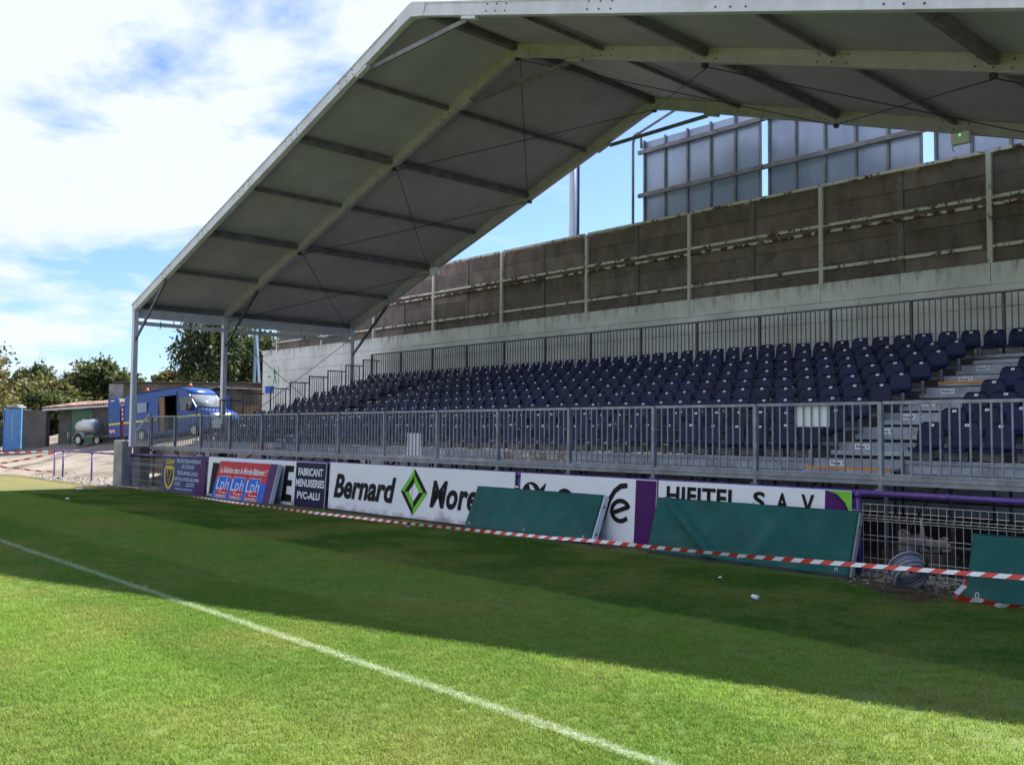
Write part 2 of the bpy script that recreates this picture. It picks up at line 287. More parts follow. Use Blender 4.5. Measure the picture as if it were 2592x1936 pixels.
def muddy(m, z1, strength, mud=(0.16, 0.12, 0.085)):
    """mud splashed up the foot of a board"""
    t = m.node_tree; b = t.nodes['Principled BSDF']; old = b.inputs['Base Color'].links[0].from_socket
    g = N(t, 'ShaderNodeNewGeometry'); sp = N(t, 'ShaderNodeSeparateXYZ'); t.links.new(g.outputs['Position'], sp.inputs[0])
    n = N(t, 'ShaderNodeTexNoise', i_Scale=2.6, i_Detail=7.0, i_Roughness=0.6); t.links.new(g.outputs['Position'], n.inputs['Vector'])
    mr = N(t, 'ShaderNodeMapRange'); t.links.new(sp.outputs['Z'], mr.inputs['Value']); mr.inputs['From Min'].default_value = 0.0; mr.inputs['From Max'].default_value = z1; mr.inputs['To Min'].default_value = 0.22; mr.inputs['To Max'].default_value = -0.15
    a = N(t, 'ShaderNodeMath', operation='ADD'); t.links.new(n.outputs['Fac'], a.inputs[0]); t.links.new(mr.outputs[0], a.inputs[1])
    r = ramp(t, [(0.58, 0.0), (0.82, strength)]); t.links.new(a.outputs[0], r.inputs['Fac'])
    mx = N(t, 'ShaderNodeMix', data_type='RGBA'); t.links.new(r.outputs['Color'], mx.inputs['Factor']); t.links.new(old, mx.inputs['A']); mx.inputs['B'].default_value = (*mud, 1); t.links.new(mx.outputs['Result'], b.inputs['Base Color'])
for k in ('white', 'blueboard'): muddy(MT[k], 0.30, 0.7)
muddy(MT['tarp'], 1.3, 0.30, (0.07, 0.12, 0.105))
MT['wall'] = wall_mat()
def plank_mat():
    m, t, b = base_mat('weathered_concrete_plank'); Lk = t.links.new
    g = N(t, 'ShaderNodeNewGeometry'); oi = N(t, 'ShaderNodeObjectInfo')
    mp_ = N(t, 'ShaderNodeMapping'); mp_.inputs['Scale'].default_value = (1.3, 1, 0.75); Lk(g.outputs['Position'], mp_.inputs['Vector'])
    n = N(t, 'ShaderNodeTexNoise', i_Scale=1.5, i_Detail=8.0, i_Roughness=0.72); Lk(mp_.outputs[0], n.inputs['Vector'])
    r = ramp(t, [(0.30, (0.080, 0.061, 0.052)), (0.52, (0.165, 0.128, 0.112)), (0.74, (0.235, 0.19, 0.17))]); Lk(n.outputs['Fac'], r.inputs['Fac'])
    rr = ramp(t, [(0.0, 0.78), (1.0, 1.18)]); Lk(oi.outputs['Random'], rr.inputs['Fac'])
    mm = N(t, 'ShaderNodeMix', data_type='RGBA', blend_type='MULTIPLY'); mm.inputs['Factor'].default_value = 1.0; Lk(r.outputs['Color'], mm.inputs['A']); Lk(rr.outputs['Color'], mm.inputs['B'])
    Lk(mm.outputs['Result'], b.inputs['Base Color']); b.inputs['Roughness'].default_value = 0.92
    n3 = N(t, 'ShaderNodeTexNoise', i_Scale=24.0, i_Detail=5.0); Lk(g.outputs['Position'], n3.inputs['Vector'])
    bp = N(t, 'ShaderNodeBump', i_Strength=0.4, i_Distance=0.02); Lk(n3.outputs['Fac'], bp.inputs['Height']); Lk(bp.outputs[0], b.inputs['Normal'])
    return m
MT['plank'] = plank_mat()

# ================================================================ helpers
class MB:
    """collects boxes, beams, tubes and prisms; build() links them as ONE mesh object"""
    def __init__(s): s.v = []; s.f = []; s.mi = []
    def add(s, vs_, fs, mi=0):
        o = len(s.v); s.v += [tuple(p) for p in vs_]; s.f += [tuple(i + o for i in f) for f in fs]; s.mi += [mi] * len(fs); return s
    def box(s, x0, x1, y0, y1, z0, z1, mi=0):
        v = [(x, y, z) for z in (z0, z1) for y in (y0, y1) for x in (x0, x1)]
        return s.add(v, [(0, 2, 3, 1), (4, 5, 7, 6), (0, 1, 5, 4), (2, 6, 7, 3), (0, 4, 6, 2), (1, 3, 7, 5)], mi)
    def beam(s, p, q, w, h, up=(0, 0, 1), mi=0):
        p = Vector(p); q = Vector(q); d = (q - p).normalized(); up = Vector(up)
        if abs(d.dot(up)) > 0.98: up = Vector((0, 1, 0))
        a = d.cross(up).normalized(); b = a.cross(d)
        v = [e + a * (i * w / 2) + b * (j * h / 2) for e in (p, q) for i, j in ((-1, -1), (1, -1), (1, 1), (-1, 1))]
        return s.add(v, [(3, 2, 1, 0), (4, 5, 6, 7), (0, 1, 5, 4), (1, 2, 6, 5), (2, 3, 7, 6), (3, 0, 4, 7)], mi)
    def tube(s, pts, r, n=8, mi=0, caps=True):
        pts = [Vector(p) for p in pts]; rr = r if hasattr(r, '__len__') else [r] * len(pts); vs_ = []; a = None
        for i, p in enumerate(pts):
            d = (pts[min(i + 1, len(pts) - 1)] - pts[max(i - 1, 0)]).normalized()
            if a is None: a = d.cross(Vector((0, 0, 1)) if abs(d.z) < 0.9 else Vector((0, 1, 0))).normalized()
            a = (a - d * a.dot(d)).normalized(); b = d.cross(a)
            vs_ += [p + (a * math.cos(2 * math.pi * k / n) + b * math.sin(2 * math.pi * k / n)) * rr[i] for k in range(n)]
        fs = [(i * n + k, i * n + (k + 1) % n, (i + 1) * n + (k + 1) % n, (i + 1) * n + k) for i in range(len(pts) - 1) for k in range(n)]
        if caps: fs += [tuple(reversed(range(n))), tuple(range((len(pts) - 1) * n, len(pts) * n))]
        return s.add(vs_, fs, mi)
    def prism(s, poly, y0, y1, mi=0):
        """poly in (x, z), extruded along y"""
        n = len(poly); area = sum(poly[i][0] * poly[(i + 1) % n][1] - poly[(i + 1) % n][0] * poly[i][1] for i in range(n))
        if area < 0: poly = poly[::-1]
        v = [(x, y0, z) for x, z in poly] + [(x, y1, z) for x, z in poly]
        return s.add(v, [tuple(range(n)), tuple(reversed(range(n, 2 * n)))] + [(i, i + n, (i + 1) % n + n, (i + 1) % n) for i in range(n)], mi)
    def mesh(s, name, mats):
        me = bpy.data.meshes.new(name); me.from_pydata(s.v, [], s.f)
        for m_ in (mats if isinstance(mats, (list, tuple)) else [mats]): me.materials.append(MT[m_])
        me.polygons.foreach_set('material_index', s.mi); me.update(); return me
    def build(s, name, mats, parent=None, smooth=False, loc=None):
        me = s.mesh(name, mats)
        if smooth: me.polygons.foreach_set('use_smooth', [True] * len(me.polygons))
        return link(name, me, parent, loc)
def link(name, me, parent=None, loc=None, rot=None):
    o = bpy.data.objects.new(name, me); COL.objects.link(o)
    if parent is not None: o.parent = parent
    if loc is not None: o.location = loc
    if rot is not None: o.rotation_euler = rot
    return o
def bevel(o, wdt=0.01, seg=1):
    b = o.modifiers.new('bevel', 'BEVEL'); b.width = wdt; b.segments = seg; b.limit_method = 'ANGLE'; return o
def tag(o, label, cat, group=None):
    o['label'] = label; o['category'] = cat
    if group: o['group'] = group
    return o
def thing(name, label, cat, loc=(0, 0, 0), rot=(0, 0, 0), group=None):
    o = bpy.data.objects.new(name, None); COL.objects.link(o); o.location = loc; o.rotation_euler = rot; o.empty_display_size = 0.2
    return tag(o, label, cat, group)
def struct(o): o['kind'] = 'structure'; return o
def stuff(o): o['kind'] = 'stuff'; return o
_tx = {}
def text_mesh(txt, bold=0.0, shear=0.0, space=1.0, lead=1.0, mat='ink'):
    key = (txt, bold, shear, space, lead, mat)
    if key in _tx: return _tx[key]
    c = bpy.data.curves.new('lettering', 'FONT'); c.body = txt; c.size = 1; c.offset = bold; c.shear = shear; c.space_character = space; c.space_line = lead
    c.align_x = 'CENTER'; c.extrude = 0.0; c.resolution_u = 4
    o = bpy.data.objects.new('lettering_curve', c); COL.objects.link(o)
    dg = bpy.context.evaluated_depsgraph_get(); dg.update()
    me = bpy.data.meshes.new_from_object(o.evaluated_get(dg)); bpy.data.objects.remove(o); bpy.data.curves.remove(c)
    co = np.zeros(len(me.vertices) * 3); me.vertices.foreach_get('co', co); co = co.reshape(-1, 3)
    lo, hi = co.min(0), co.max(0); co[:, 0] -= (lo[0] + hi[0]) / 2; co[:, 1] -= (lo[1] + hi[1]) / 2; me['w'] = float(hi[0] - lo[0]); me['h'] = float(hi[1] - lo[1])
    me.vertices.foreach_set('co', co.ravel()); me.materials.clear(); me.materials.append(MT[mat]); me.update(); me.name = 'lettering'
    _tx[key] = me; return me
def letter(parent, txt, cx, cz, wd, ht, y=-0.008, mat='ink', name='lettering', **kw):
    """words standing upright on a board's front (its local -y side), fitted to wd x ht"""
    me = text_mesh(txt, mat=mat, **kw); o = link(name, me, parent, (cx, y, cz), (R(90), 0, 0))
    o.scale = (wd / me['w'], ht / me['h'], 1); return o
def plate(parent, name, x0, x1, z0, z1, mat, y=-0.004, t=0.003):
    return MB().box(x0, x1, y, y + t, z0, z1).build(name, mat, parent)
def poly(parent, name, pts, mat, y=-0.006, t=0.002):
    return MB().prism(pts, y, y + t).build(name, mat, parent)
def ribbon(pts, wdt):
    """outline of a brush stroke of the given width(s) through pts, as quads for MB.prism"""
    out_ = []
    n = len(pts); ws = wdt if hasattr(wdt, '__len__') else [wdt] * n
    nn = []
    for i in range(n):
        a = pts[max(i - 1, 0)]; b = pts[min(i + 1, n - 1)]; dx, dz = b[0] - a[0], b[1] - a[1]; l = math.hypot(dx, dz) or 1
        nn.append((-dz / l, dx / l))
    lft = [(p[0] + q[0] * w_ / 2, p[1] + q[1] * w_ / 2) for p, q, w_ in zip(pts, nn, ws)]; rgt = [(p[0] - q[0] * w_ / 2, p[1] - q[1] * w_ / 2) for p, q, w_ in zip(pts, nn, ws)]
    return [[lft[i], lft[i + 1], rgt[i + 1], rgt[i]] for i in range(n - 1)]
def stroke(parent, name, pts, wdt, mat, y=-0.007):
    b = MB()
    for q in ribbon(pts, wdt): b.prism(q, y, y + 0.002)
    return b.build(name, mat, parent)
ORD = ['zeroth', 'first', 'second', 'third', 'fourth', 'fifth', 'sixth', 'seventh', 'eighth', 'ninth', 'tenth', 'eleventh', 'twelfth', 'thirteenth', 'fourteenth', 'fifteenth', 'sixteenth', 'seventeenth', 'eighteenth', 'nineteenth', 'twentieth',
       '21st', '22nd', '23rd', '24th', '25th', '26th', '27th', '28th', '29th', '30th', '31st', '32nd', '33rd', '34th', '35th', '36th']

# ================================================================ ground
def gz(X, Y):
    z = -.008 * min(max(-20 - X, 0), 15)
    if X < -33.2:
        t = Y - 11.9; h = 0 if t < 0 else (.2 * t if t < 5 else 1 + .22 * (t - 5)); h = min(h, 3.4)
        w_ = min(max((-33.2 - X) / 1.8, 0), 1); w_ = w_ * w_ * (3 - 2 * w_); z += h * w_
    return z
def sheet(name, xs, ys, dz, mat, keep=None, smooth=True):
    v = [(x, y, gz(x, y) + dz) for y in ys for x in xs]; n = len(xs)
    f = [(j * n + i, j * n + i + 1, (j + 1) * n + i + 1, (j + 1) * n + i) for j in range(len(ys) - 1) for i in range(n - 1) if keep is None or keep((xs[i] + xs[i + 1]) / 2, (ys[j] + ys[j + 1]) / 2)]
    me = bpy.data.meshes.new(name); me.from_pydata(v, [], f); me.materials.append(MT[mat]); me.polygons.foreach_set('use_smooth', [smooth] * len(f)); me.update()
    o = link(name, me); return struct(o)
def lin(a, b, s): return list(np.arange(a, b + s / 2, s))
far = [-900, -600, -400, -250, -150, -110]
sheet('ground', far + lin(-90, -34, 2) + [-33.2, -30, -20, 0, 20, 60, 150, 400, 900], [-900, -300, -100, -40, -10, 5, 11.9] + lin(13, 40, 1.5) + [60, 100, 150, 250, 500, 900], -0.05, 'soil')
pitch_y = lin(-60, -10, 10) + lin(-5, 11, 1) + [11.3, 11.62]
sheet('pitch', lin(-70, -46, 4) + lin(-45, 8, 1) + lin(12, 40, 4), pitch_y, 0.0, 'turf', keep=lambda x, y: not (x < -43.5 and y > 8.6 - 0.02 * (x + 43)) and not (x < -33.6 and y > 11.35))
sheet('yard', lin(-110, -34, 1.0) + [-33.6, -33.2], lin(7, 45, 0.6), -0.012, 'yard', keep=lambda x, y: (y > 11.3 and x < -33.2) or (x < -43.2 and y > 8.4))
sheet('touchline', lin(-45, 20, 1), [4.09, 4.22], 0.004, 'turf')
# blades: one tuft scattered over the strip of pitch near the camera
def tuft(n, h, spread, seed):
    r_ = random.Random(seed); b = MB()
    for _ in range(n):
        a = r_.uniform(0, 6.283); d = spread * math.sqrt(r_.random()); x, y = d * math.cos(a), d * math.sin(a)
        t = r_.uniform(0, 6.283); ln = h * r_.uniform(.55, 1.15); le = ln * r_.uniform(.3, .9); wd = r_.uniform(.0016, .0028)
        px, py = -math.sin(t) * wd, math.cos(t) * wd; ex, ey = math.cos(t) * le, math.sin(t) * le
        b.add([(x - px, y - py, -0.004), (x + px, y + py, -0.004), (x + px * .7 + ex * .45, y + py * .7 + ey * .45, ln * .65), (x - px * .7 + ex * .45, y - py * .7 + ey * .45, ln * .65), (x + ex, y + ey, ln)], [(0, 1, 2, 3), (3, 2, 4)])
    return b
def scatter(name, src, region, density, mat, seed, smin, smax):
    me = bpy.data.meshes.new(name); me.from_pydata([(x, y, 0.0) for x, y in region], [], [tuple(range(len(region)))]); o = link(name, me); stuff(o)
    ng = bpy.data.node_groups.new(name, 'GeometryNodeTree')
    ng.interface.new_socket('Geometry', in_out='INPUT', socket_type='NodeSocketGeometry'); ng.interface.new_socket('Geometry', in_out='OUTPUT', socket_type='NodeSocketGeometry')
    gi = ng.nodes.new('NodeGroupInput'); go = ng.nodes.new('NodeGroupOutput'); dp = ng.nodes.new('GeometryNodeDistributePointsOnFaces'); dp.inputs['Density'].default_value = density; dp.inputs['Seed'].default_value = seed
    ip = ng.nodes.new('GeometryNodeInstanceOnPoints'); oi = ng.nodes.new('GeometryNodeObjectInfo'); oi.inputs['Object'].default_value = src; oi.inputs['As Instance'].default_value = True
    rr = ng.nodes.new('FunctionNodeRandomValue'); rr.data_type = 'FLOAT_VECTOR'; rr.inputs[0].default_value = (0, 0, 0); rr.inputs[1].default_value = (0, 0, 6.283)
    rs = ng.nodes.new('FunctionNodeRandomValue'); rs.data_type = 'FLOAT'; rs.inputs[2].default_value = smin; rs.inputs[3].default_value = smax
    l = ng.links.new; l(gi.outputs[0], dp.inputs[0]); l(dp.outputs['Points'], ip.inputs['Points']); l(oi.outputs['Geometry'], ip.inputs['Instance']); l(rr.outputs[0], ip.inputs['Rotation']); l(rs.outputs[1], ip.inputs['Scale']); l(ip.outputs[0], go.inputs[0])
    md = o.modifiers.new('scatter', 'NODES'); md.node_group = ng; return o
tuft_src = tuft(18, 0.026, 0.055, 3).build('grass_tuft', 'blade'); tuft_src.location = (-12, -30, -0.02); stuff(tuft_src)
scatter('grass', tuft_src, [(-30, 9.0), (-30, 5.0), (-15.6, 2.2), (-9.5, 0.8), (-6.0, -0.5), (-1.0, 0.5), (1.5, 5.0), (1.5, 10.7), (-12, 10.95), (-30, 11.0)], 330, 'blade', 5, 0.7, 1.2)
scatter('grass', tuft_src, [(-6.1, 1.0), (-3.4, 2.8), (-2.0, 5.6), (-5.5, 7.0), (-11, 5.0), (-10.4, 2.2)], 380, 'blade', 9, 0.7, 1.15)

# ================================================================ back wall: white blocks below, concrete planks above
WY = 22.0
wall = thing('block_wall', 'long whitewashed block wall with a grimy top edge behind the seats', 'wall', (-42.7, WY, 0))
MB().box(0.0, 46.7, 0.03, 0.40, 0, 5.62).build('core', 'wall', wall)
bl = [MB().box(0.004, 2.07 - 0.006 - 0.002 * k, -0.012 * (k % 2) * 0.5, 0.2, 0.004, 0.5 - 0.007).mesh('block', 'wall') for k in range(3)]
for r_ in range(6):
    off = 0.0 if r_ % 2 == 0 else 1.035; x = 0.0
    if off:
        link('block', MB().box(0.004, 1.03, 0, 0.2, 0.004, 0.493).mesh('block', 'wall'), wall, (0, -0.17 + random.uniform(-.004, .004), 2.66 + 0.5 * r_)); x = 1.035
    while x < 44.5:
        link('block', bl[random.randrange(3)], wall, (x, -0.17 + random.uniform(-.006, .006), 2.66 + 0.5 * r_ + random.uniform(-.002, .002))); x += 2.07
MB().box(0, 46.7, -0.17, 0.03, 0, 2.655).build('lower_course', 'wall', wall)
MB().box(-0.03, 0.9, -0.22, 0.43, 5.50, 5.70).build('end_block', 'wall', wall)

pw = thing('concrete_plank_fence', 'tall brown concrete plank fence with rusty peeling white steel frame on the block wall', 'fence', (-41.9, WY, 5.64))
wx = [-41.5, -37.35, -33.2, -29.11, -25.13, -20.99, -16.9, -12.72, -8.58, -4.45, -0.3, 3.8]
allp = sorted(wx + [(a + b) / 2 for a, b in zip(wx, wx[1:])])
for a, b in zip(allp, allp[1:]):
    for k in range(5):
        z0 = 0.51 * k
        link('plank', MB().box(a + 0.055, b - 0.055, 0, 0.07, z0 + 0.003, z0 + 0.503).mesh('plank', 'plank'), pw, (41.9, 0.0 + random.uniform(-.01, .01), 0))
for i, x in enumerate(allp):
    if x in wx:
        MB().box(x - .055, x + .055, -.10, -.012, -0.02, 2.52).box(x - .055, x + .055, .072, .12, 0, 2.5).build('steel_post', 'post_white', pw, loc=(41.9, 0, 0))
    else:
        MB().box(x - .075, x + .075, -.03, .12, 0, 2.55).build('concrete_post', 'cpost', pw, loc=(41.9, 0, 0))
for a, b in zip(wx, wx[1:]):
    for z0, hh, mt_ in ((2.54, .075, 'peel'), (1.50, .075, 'peel'), (1.335, .07, 'peel_more'), (.40, .075, 'peel')):
        MB().box(a + .0575, b - .0575, -.095, -.035, z0 - hh / 2, z0 + hh / 2).build('rail', mt_, pw, loc=(41.9, 0, 0))
pk = MB()
for a, b in zip(wx, wx[1:]):
    for q in range(5):
        x = a + (b - a) * (q + .5) / 5
        for z0 in (2.54, 1.50, 1.335, .40): pk.box(x - .03, x + .03, -.11, -.02, z0 - .045, z0 - .0405)
stuff(pk.build('clip', 'peel_more', pw, loc=(41.9, 0, 0)))

# hoardings seen from behind, standing beyond the wall
def hoarding(x0, x1, label, ends):
    g = thing('hoarding', label, 'billboard', (x0, 22.9, 3.4), group='hoardings seen from behind above the wall')
    wd = x1 - x0; n = 5
    for k in range(n):
        MB().box(wd * k / n + .012, wd * (k + 1) / n - .012, 0.0, 0.03, 1.0, 7.62).build('sheet', 'billb', g)
    for k in range(n + 1):
        x = wd * k / n; x = min(max(x, .03), wd - .03)
        MB().box(x - .03, x + .03, -.07, -.002, 0.9, 7.66).build('stud', 'alu_dark', g)
    for z in (3.2, 5.90, 7.28):
        MB().box(-.14, wd + .14, -.18, -.0725, z - .06, z + .06).build('rail', 'alu_dark', g)
    for x in ends:
        MB().box(x - .06, x + .06, .04, .18, -.1, 7.5).build('post', 'alu_dark', g)
    return g
h1 = hoarding(-19.4, -15.1, 'grey back of the hoarding nearest the gap in the roof, beside a bent tube', (1.2, 3.4))
h2 = hoarding(-14.86, -10.5, 'grey back of the middle hoarding between two bright gaps above the wall', (1.2, 3.4))
h3 = hoarding(-10.2, -5.8, 'grey back of the hoarding mostly hidden by the roof above the junction box', (1.2, 3.4))
hp = MB().tube([(-19.75, 22.75, 4), (-19.75, 22.75, 11.0), (-19.7, 22.75, 11.28), (-19.55, 22.75, 11.33), (-19.42, 22.75, 11.2), (-19.40, 22.75, 10.8)], .045)
hp.tube([(-19.75, 22.75, 11.25), (-16.2, 22.75, 12.2)], .04, 6)
tag(hp.build('steel_tube', 'alu_dark', smooth=True), 'dark bent steel tube standing at the end of the hoardings', 'pole')

# ================================================================ marquee roof
RX, RY, RROT = -32.1537, 11.7564, 0.02638
YF, YM, YB = 0.0, 3.2124, 8.6123
XA, XR = 15.16, 31.75; ZE, ZA = 5.78, 11.05; ZR = 5.88
def zu(x): return ZE + (ZA - ZE) * x / XA if x <= XA else ZA + (ZR - ZA) * (x - XA) / (XR - XA)
T = thing('canopy_roof', 'huge grey marquee roof on aluminium frames spanning the seating', 'roof', (RX, RY, 0), (0, 0, RROT))
px_l = [0.0, 2.53, 5.06, 7.58, 10.1, 12.63]; px_r = [XA + 2.765 * k for k in range(1, 7)]
pur = px_l + [XA] + px_r
def up_at(x):
    return Vector((-(ZA - ZE), 0, XA)).normalized() if x < XA else Vector((ZA - ZR, 0, XR - XA)).normalized()
DEP = 0.30
for yi, y in enumerate((YF, YM, YB)):
    for (a, b) in ((-0.12, XA - .42), (XA + .42, XR + .12)):
        s_ = 1 if a < XA - 1 else -1
        f = MB(); n = up_at(a if s_ > 0 else b) * (DEP / 2)
        pa = Vector((a, y, zu(a) if s_ > 0 else zu(a))) + n; pb = Vector((b, y, zu(b))) + n
        f.beam(pa, pb, .11, DEP, up=n)
        for sgn in (-1, 1):
            fl = MB()
            off = n.normalized() * (DEP / 2 - .02) * sgn
            f.beam(pa + off, pb + off, .15, .036, up=n)
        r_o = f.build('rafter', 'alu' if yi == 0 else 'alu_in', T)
        d = (pb - pa); 
        bt = MB()
        for q in pur + [p + .28 for p in pur] + [p - .28 for p in pur]:
            if a + .3 < q < b - .3:
                c0 = Vector((q, y - .058, zu(q))) + n
                for dz in (-.07, .07): bt.tube([c0 + n.normalized() * dz, c0 + n.normalized() * dz - Vector((0, .012, 0))], .016, 6)
        stuff(bt.build('bolt', 'dark', r_o))
    # apex: the two rafters meet in a folded knee plate
    n1 = up_at(0); n2 = up_at(XR)
    kp = [(XA - .44, zu(XA - .44)), (XA, ZA - .03), (XA + .44, zu(XA + .44))]
    kt = [(XA + .44 + n2.x * DEP, zu(XA + .44) + n2.z * DEP), (XA + .05, ZA + DEP + .0), (XA - .05, ZA + DEP + .0), (XA - .44 + n1.x * DEP, zu(XA - .44) + n1.z * DEP)]
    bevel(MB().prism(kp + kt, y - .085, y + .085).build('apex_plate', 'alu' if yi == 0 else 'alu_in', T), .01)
    for x in (0.0, XR):
        p = MB().box(x - .09, x + .09, y - .075, y + .075, 1.25 if x < 1 else 0, ZE + .12)
        for z in (1.9, 2.6, 3.3, 4.0, 4.7): p.box(x - .0945, x - .02, y - .079, y - .0755, z, z + .02)
        po = p.build('post', 'alu', T)
        s_ = 1 if x < 1 else -1
        MB().beam((x + .08 * s_, y, ZE - .95), (x + 2.35 * s_, y, zu(x + 2.35 * s_) - .03), .05, .10).build('knee_brace', 'galv_dark', T)
    MB().beam((XA - 1.75, y + .1, zu(XA - 1.75) - .04), (XA + 1.75, y + .1, zu(XA + 1.75) - .04), .05, .10).build('collar_tie', 'alu_dark', T)
    for x in (XA - 1.95, XA + 1.95):
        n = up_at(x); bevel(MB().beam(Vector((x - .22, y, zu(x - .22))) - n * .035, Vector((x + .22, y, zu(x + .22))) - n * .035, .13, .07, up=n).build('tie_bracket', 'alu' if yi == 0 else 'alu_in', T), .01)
for k, x in enumerate(pur):
    thick = x in (px_l[0], px_l[2], px_l[4], XA, px_r[1], px_r[3], px_r[5]); n = up_at(x) if x != XA else Vector((0, 0, 1))
    wd, hh = (.15, .16) if thick else (.085, .10)
    for a, b in ((YF + .08, YM - .08), (YM + .08, YB - .08)):
        c0 = Vector((x, 0, zu(x))) + n * (DEP - .03 - hh / 2) + (Vector((0, 0, .02)) if x == XA else Vector())
        MB().beam(c0 + Vector((0, a, 0)), c0 + Vector((0, b, 0)), wd, hh, up=n).build('purlin', 'alu_dark', T)
for k, (x0, x1) in enumerate(zip(pur, pur[1:])):
    n = up_at((x0 + x1) / 2) * (DEP + .006); nr = Vector((0, 0, DEP + .03)); ex0 = -.16 if k == 0 else 0; ex1 = .16 if k == len(pur) - 2 else 0
    for a, b in ((YF - .03, YM), (YM, YB + .03)):
        m_ = 8; vs_ = []; fs = []
        for j in range(m_ + 1):
            for i in range(m_ + 1):
                u, v_ = i / m_, j / m_; x = x0 + ex0 + (x1 + ex1 - x0 - ex0) * u
                sag = .035 * math.sin(math.pi * u) * math.sin(math.pi * v_)
                vs_.append(Vector((x, a + (b - a) * v_, zu(x) - sag)) + (nr if abs(x - XA) < 1e-6 else n))
        for j in range(m_):
            for i in range(m_): q = j * (m_ + 1) + i; fs.append((q, q + 1, q + m_ + 2, q + m_ + 1))
        MB().add(vs_, fs).build('canvas_panel', 'pvc', T, smooth=True)
# eave side: valance strip, hanging rail with hooks
for x, s_ in ((0.0, 1), (XR, -1)):
    for a, b in ((YF + .08, YM - .08), (YM + .08, YB - .08)):
        MB().box(x - .05, x - .035, a, b, ZE - .22, ZE + .17).build('valance', 'alu', T)
        MB().box(x - .04, x + .04, a, b, ZE - .46, ZE - .33).build('eave_rail', 'alu', T)
        hk = MB()
        for q in (.25, .6): 
            yy = a + (b - a) * q; hk.tube([(x + .05, yy, ZE - .28), (x + .06, yy, ZE - .5), (x - .03, yy, ZE - .52)], .014, 6)
        hk.build('hook', 'dark', T)
# wind bracing wires in the rear bay
def wire(p, q, r_=.011): MB().tube([p, q], r_, 6).build('bracing_wire', 'dark', T)
nodes = [XA, px_l[4], px_l[2], px_l[0]]; nodes_r = [XA, px_r[1], px_r[3], px_r[5]]
for nn in (nodes, nodes_r):
    for a, b in zip(nn, nn[1:]):
        wire((a, YM + .1, zu(a) - .06), (b, YB - .1, zu(b) - .06)); wire((b, YM + .1, zu(b) - .06), (a, YB - .1, zu(a) - .06))
for x in (0.0,): wire((x, YM, ZE - .3), (x, YB, 1.6)); wire((x, YB, ZE - .3), (x, YM, 1.6))
for nn in (nodes + nodes_r[1:],):
    for x in nn:
        for y in (YM, YB): MB().box(x - .05, x + .05, y - .05, y + .05, zu(x) - .09, zu(x) + .0).build('wire_shackle', 'dark', T)

def junction(x, y, label, lit, grp=None):
    p = Vector((x - RX, y - RY, 0)); c, s_ = math.cos(-RROT), math.sin(-RROT); lx = p.x * c - p.y * s_
    o = thing('emergency_light', label, 'lamp', (x, y - .13, zu(lx) - .12), group=grp)
    bevel(MB().box(-.2, .2, -.07, .07, -.13, .13).build('housing', 'white', o), .02, 2)
    if lit: MB().tube([(0.0, -.071, .06), (0.0, -.078, .06)], .02, 8).build('indicator', 'led', o)
    MB().tube([(-.16, 0, -.13), (-.2, 0, -.2), (-.15, 0, -.26)], .008, 6).build('cable', 'dark', o)
ml, tl, bl_ = base_mat('green_led'); bl_.inputs['Emission Color'].default_value = (0.05, 1, 0.3, 1); bl_.inputs['Emission Strength'].default_value = 0.7; bl_.inputs['Base Color'].default_value = (.05, .5, .1, 1); MT['led'] = ml
junction(-8.72, 20.98, 'pale box with a green light fixed under the rear roof frame', True)
junction(-27.0, 20.5, 'pale box without a light on the left slope of the rear roof frame', False)

# concrete pier and base under the corner post
p = thing('concrete_pier', 'grey concrete pier standing where the purple rail ends', 'pillar', (-33.4, 11.6, -0.15))
bevel(MB().box(0, .78, 0, .36, 0, 1.60).build('shaft', 'conc', p), .02)
b_ = thing('post_footing', 'dark concrete footing under the corner post of the roof', 'footing', (-32.15, 11.77, -.15))
bevel(MB().box(-.40, .25, .17, .5, 0, 1.40).build('footing_block', 'render', b_), .02); 
for yy in (YM, YB):
    q = Vector((RX, RY, 0)) + Vector((-yy * math.sin(RROT), yy * math.cos(RROT), 0))
    b2 = thing('post_footing', 'concrete footing under the %s post of the left roof edge' % ('middle' if yy == YM else 'rear'), 'footing', (q.x, q.y, -.15)); MB().box(-.25, .25, -.25, .25, 0, 1.40).build('footing_block', 'conc', b2)

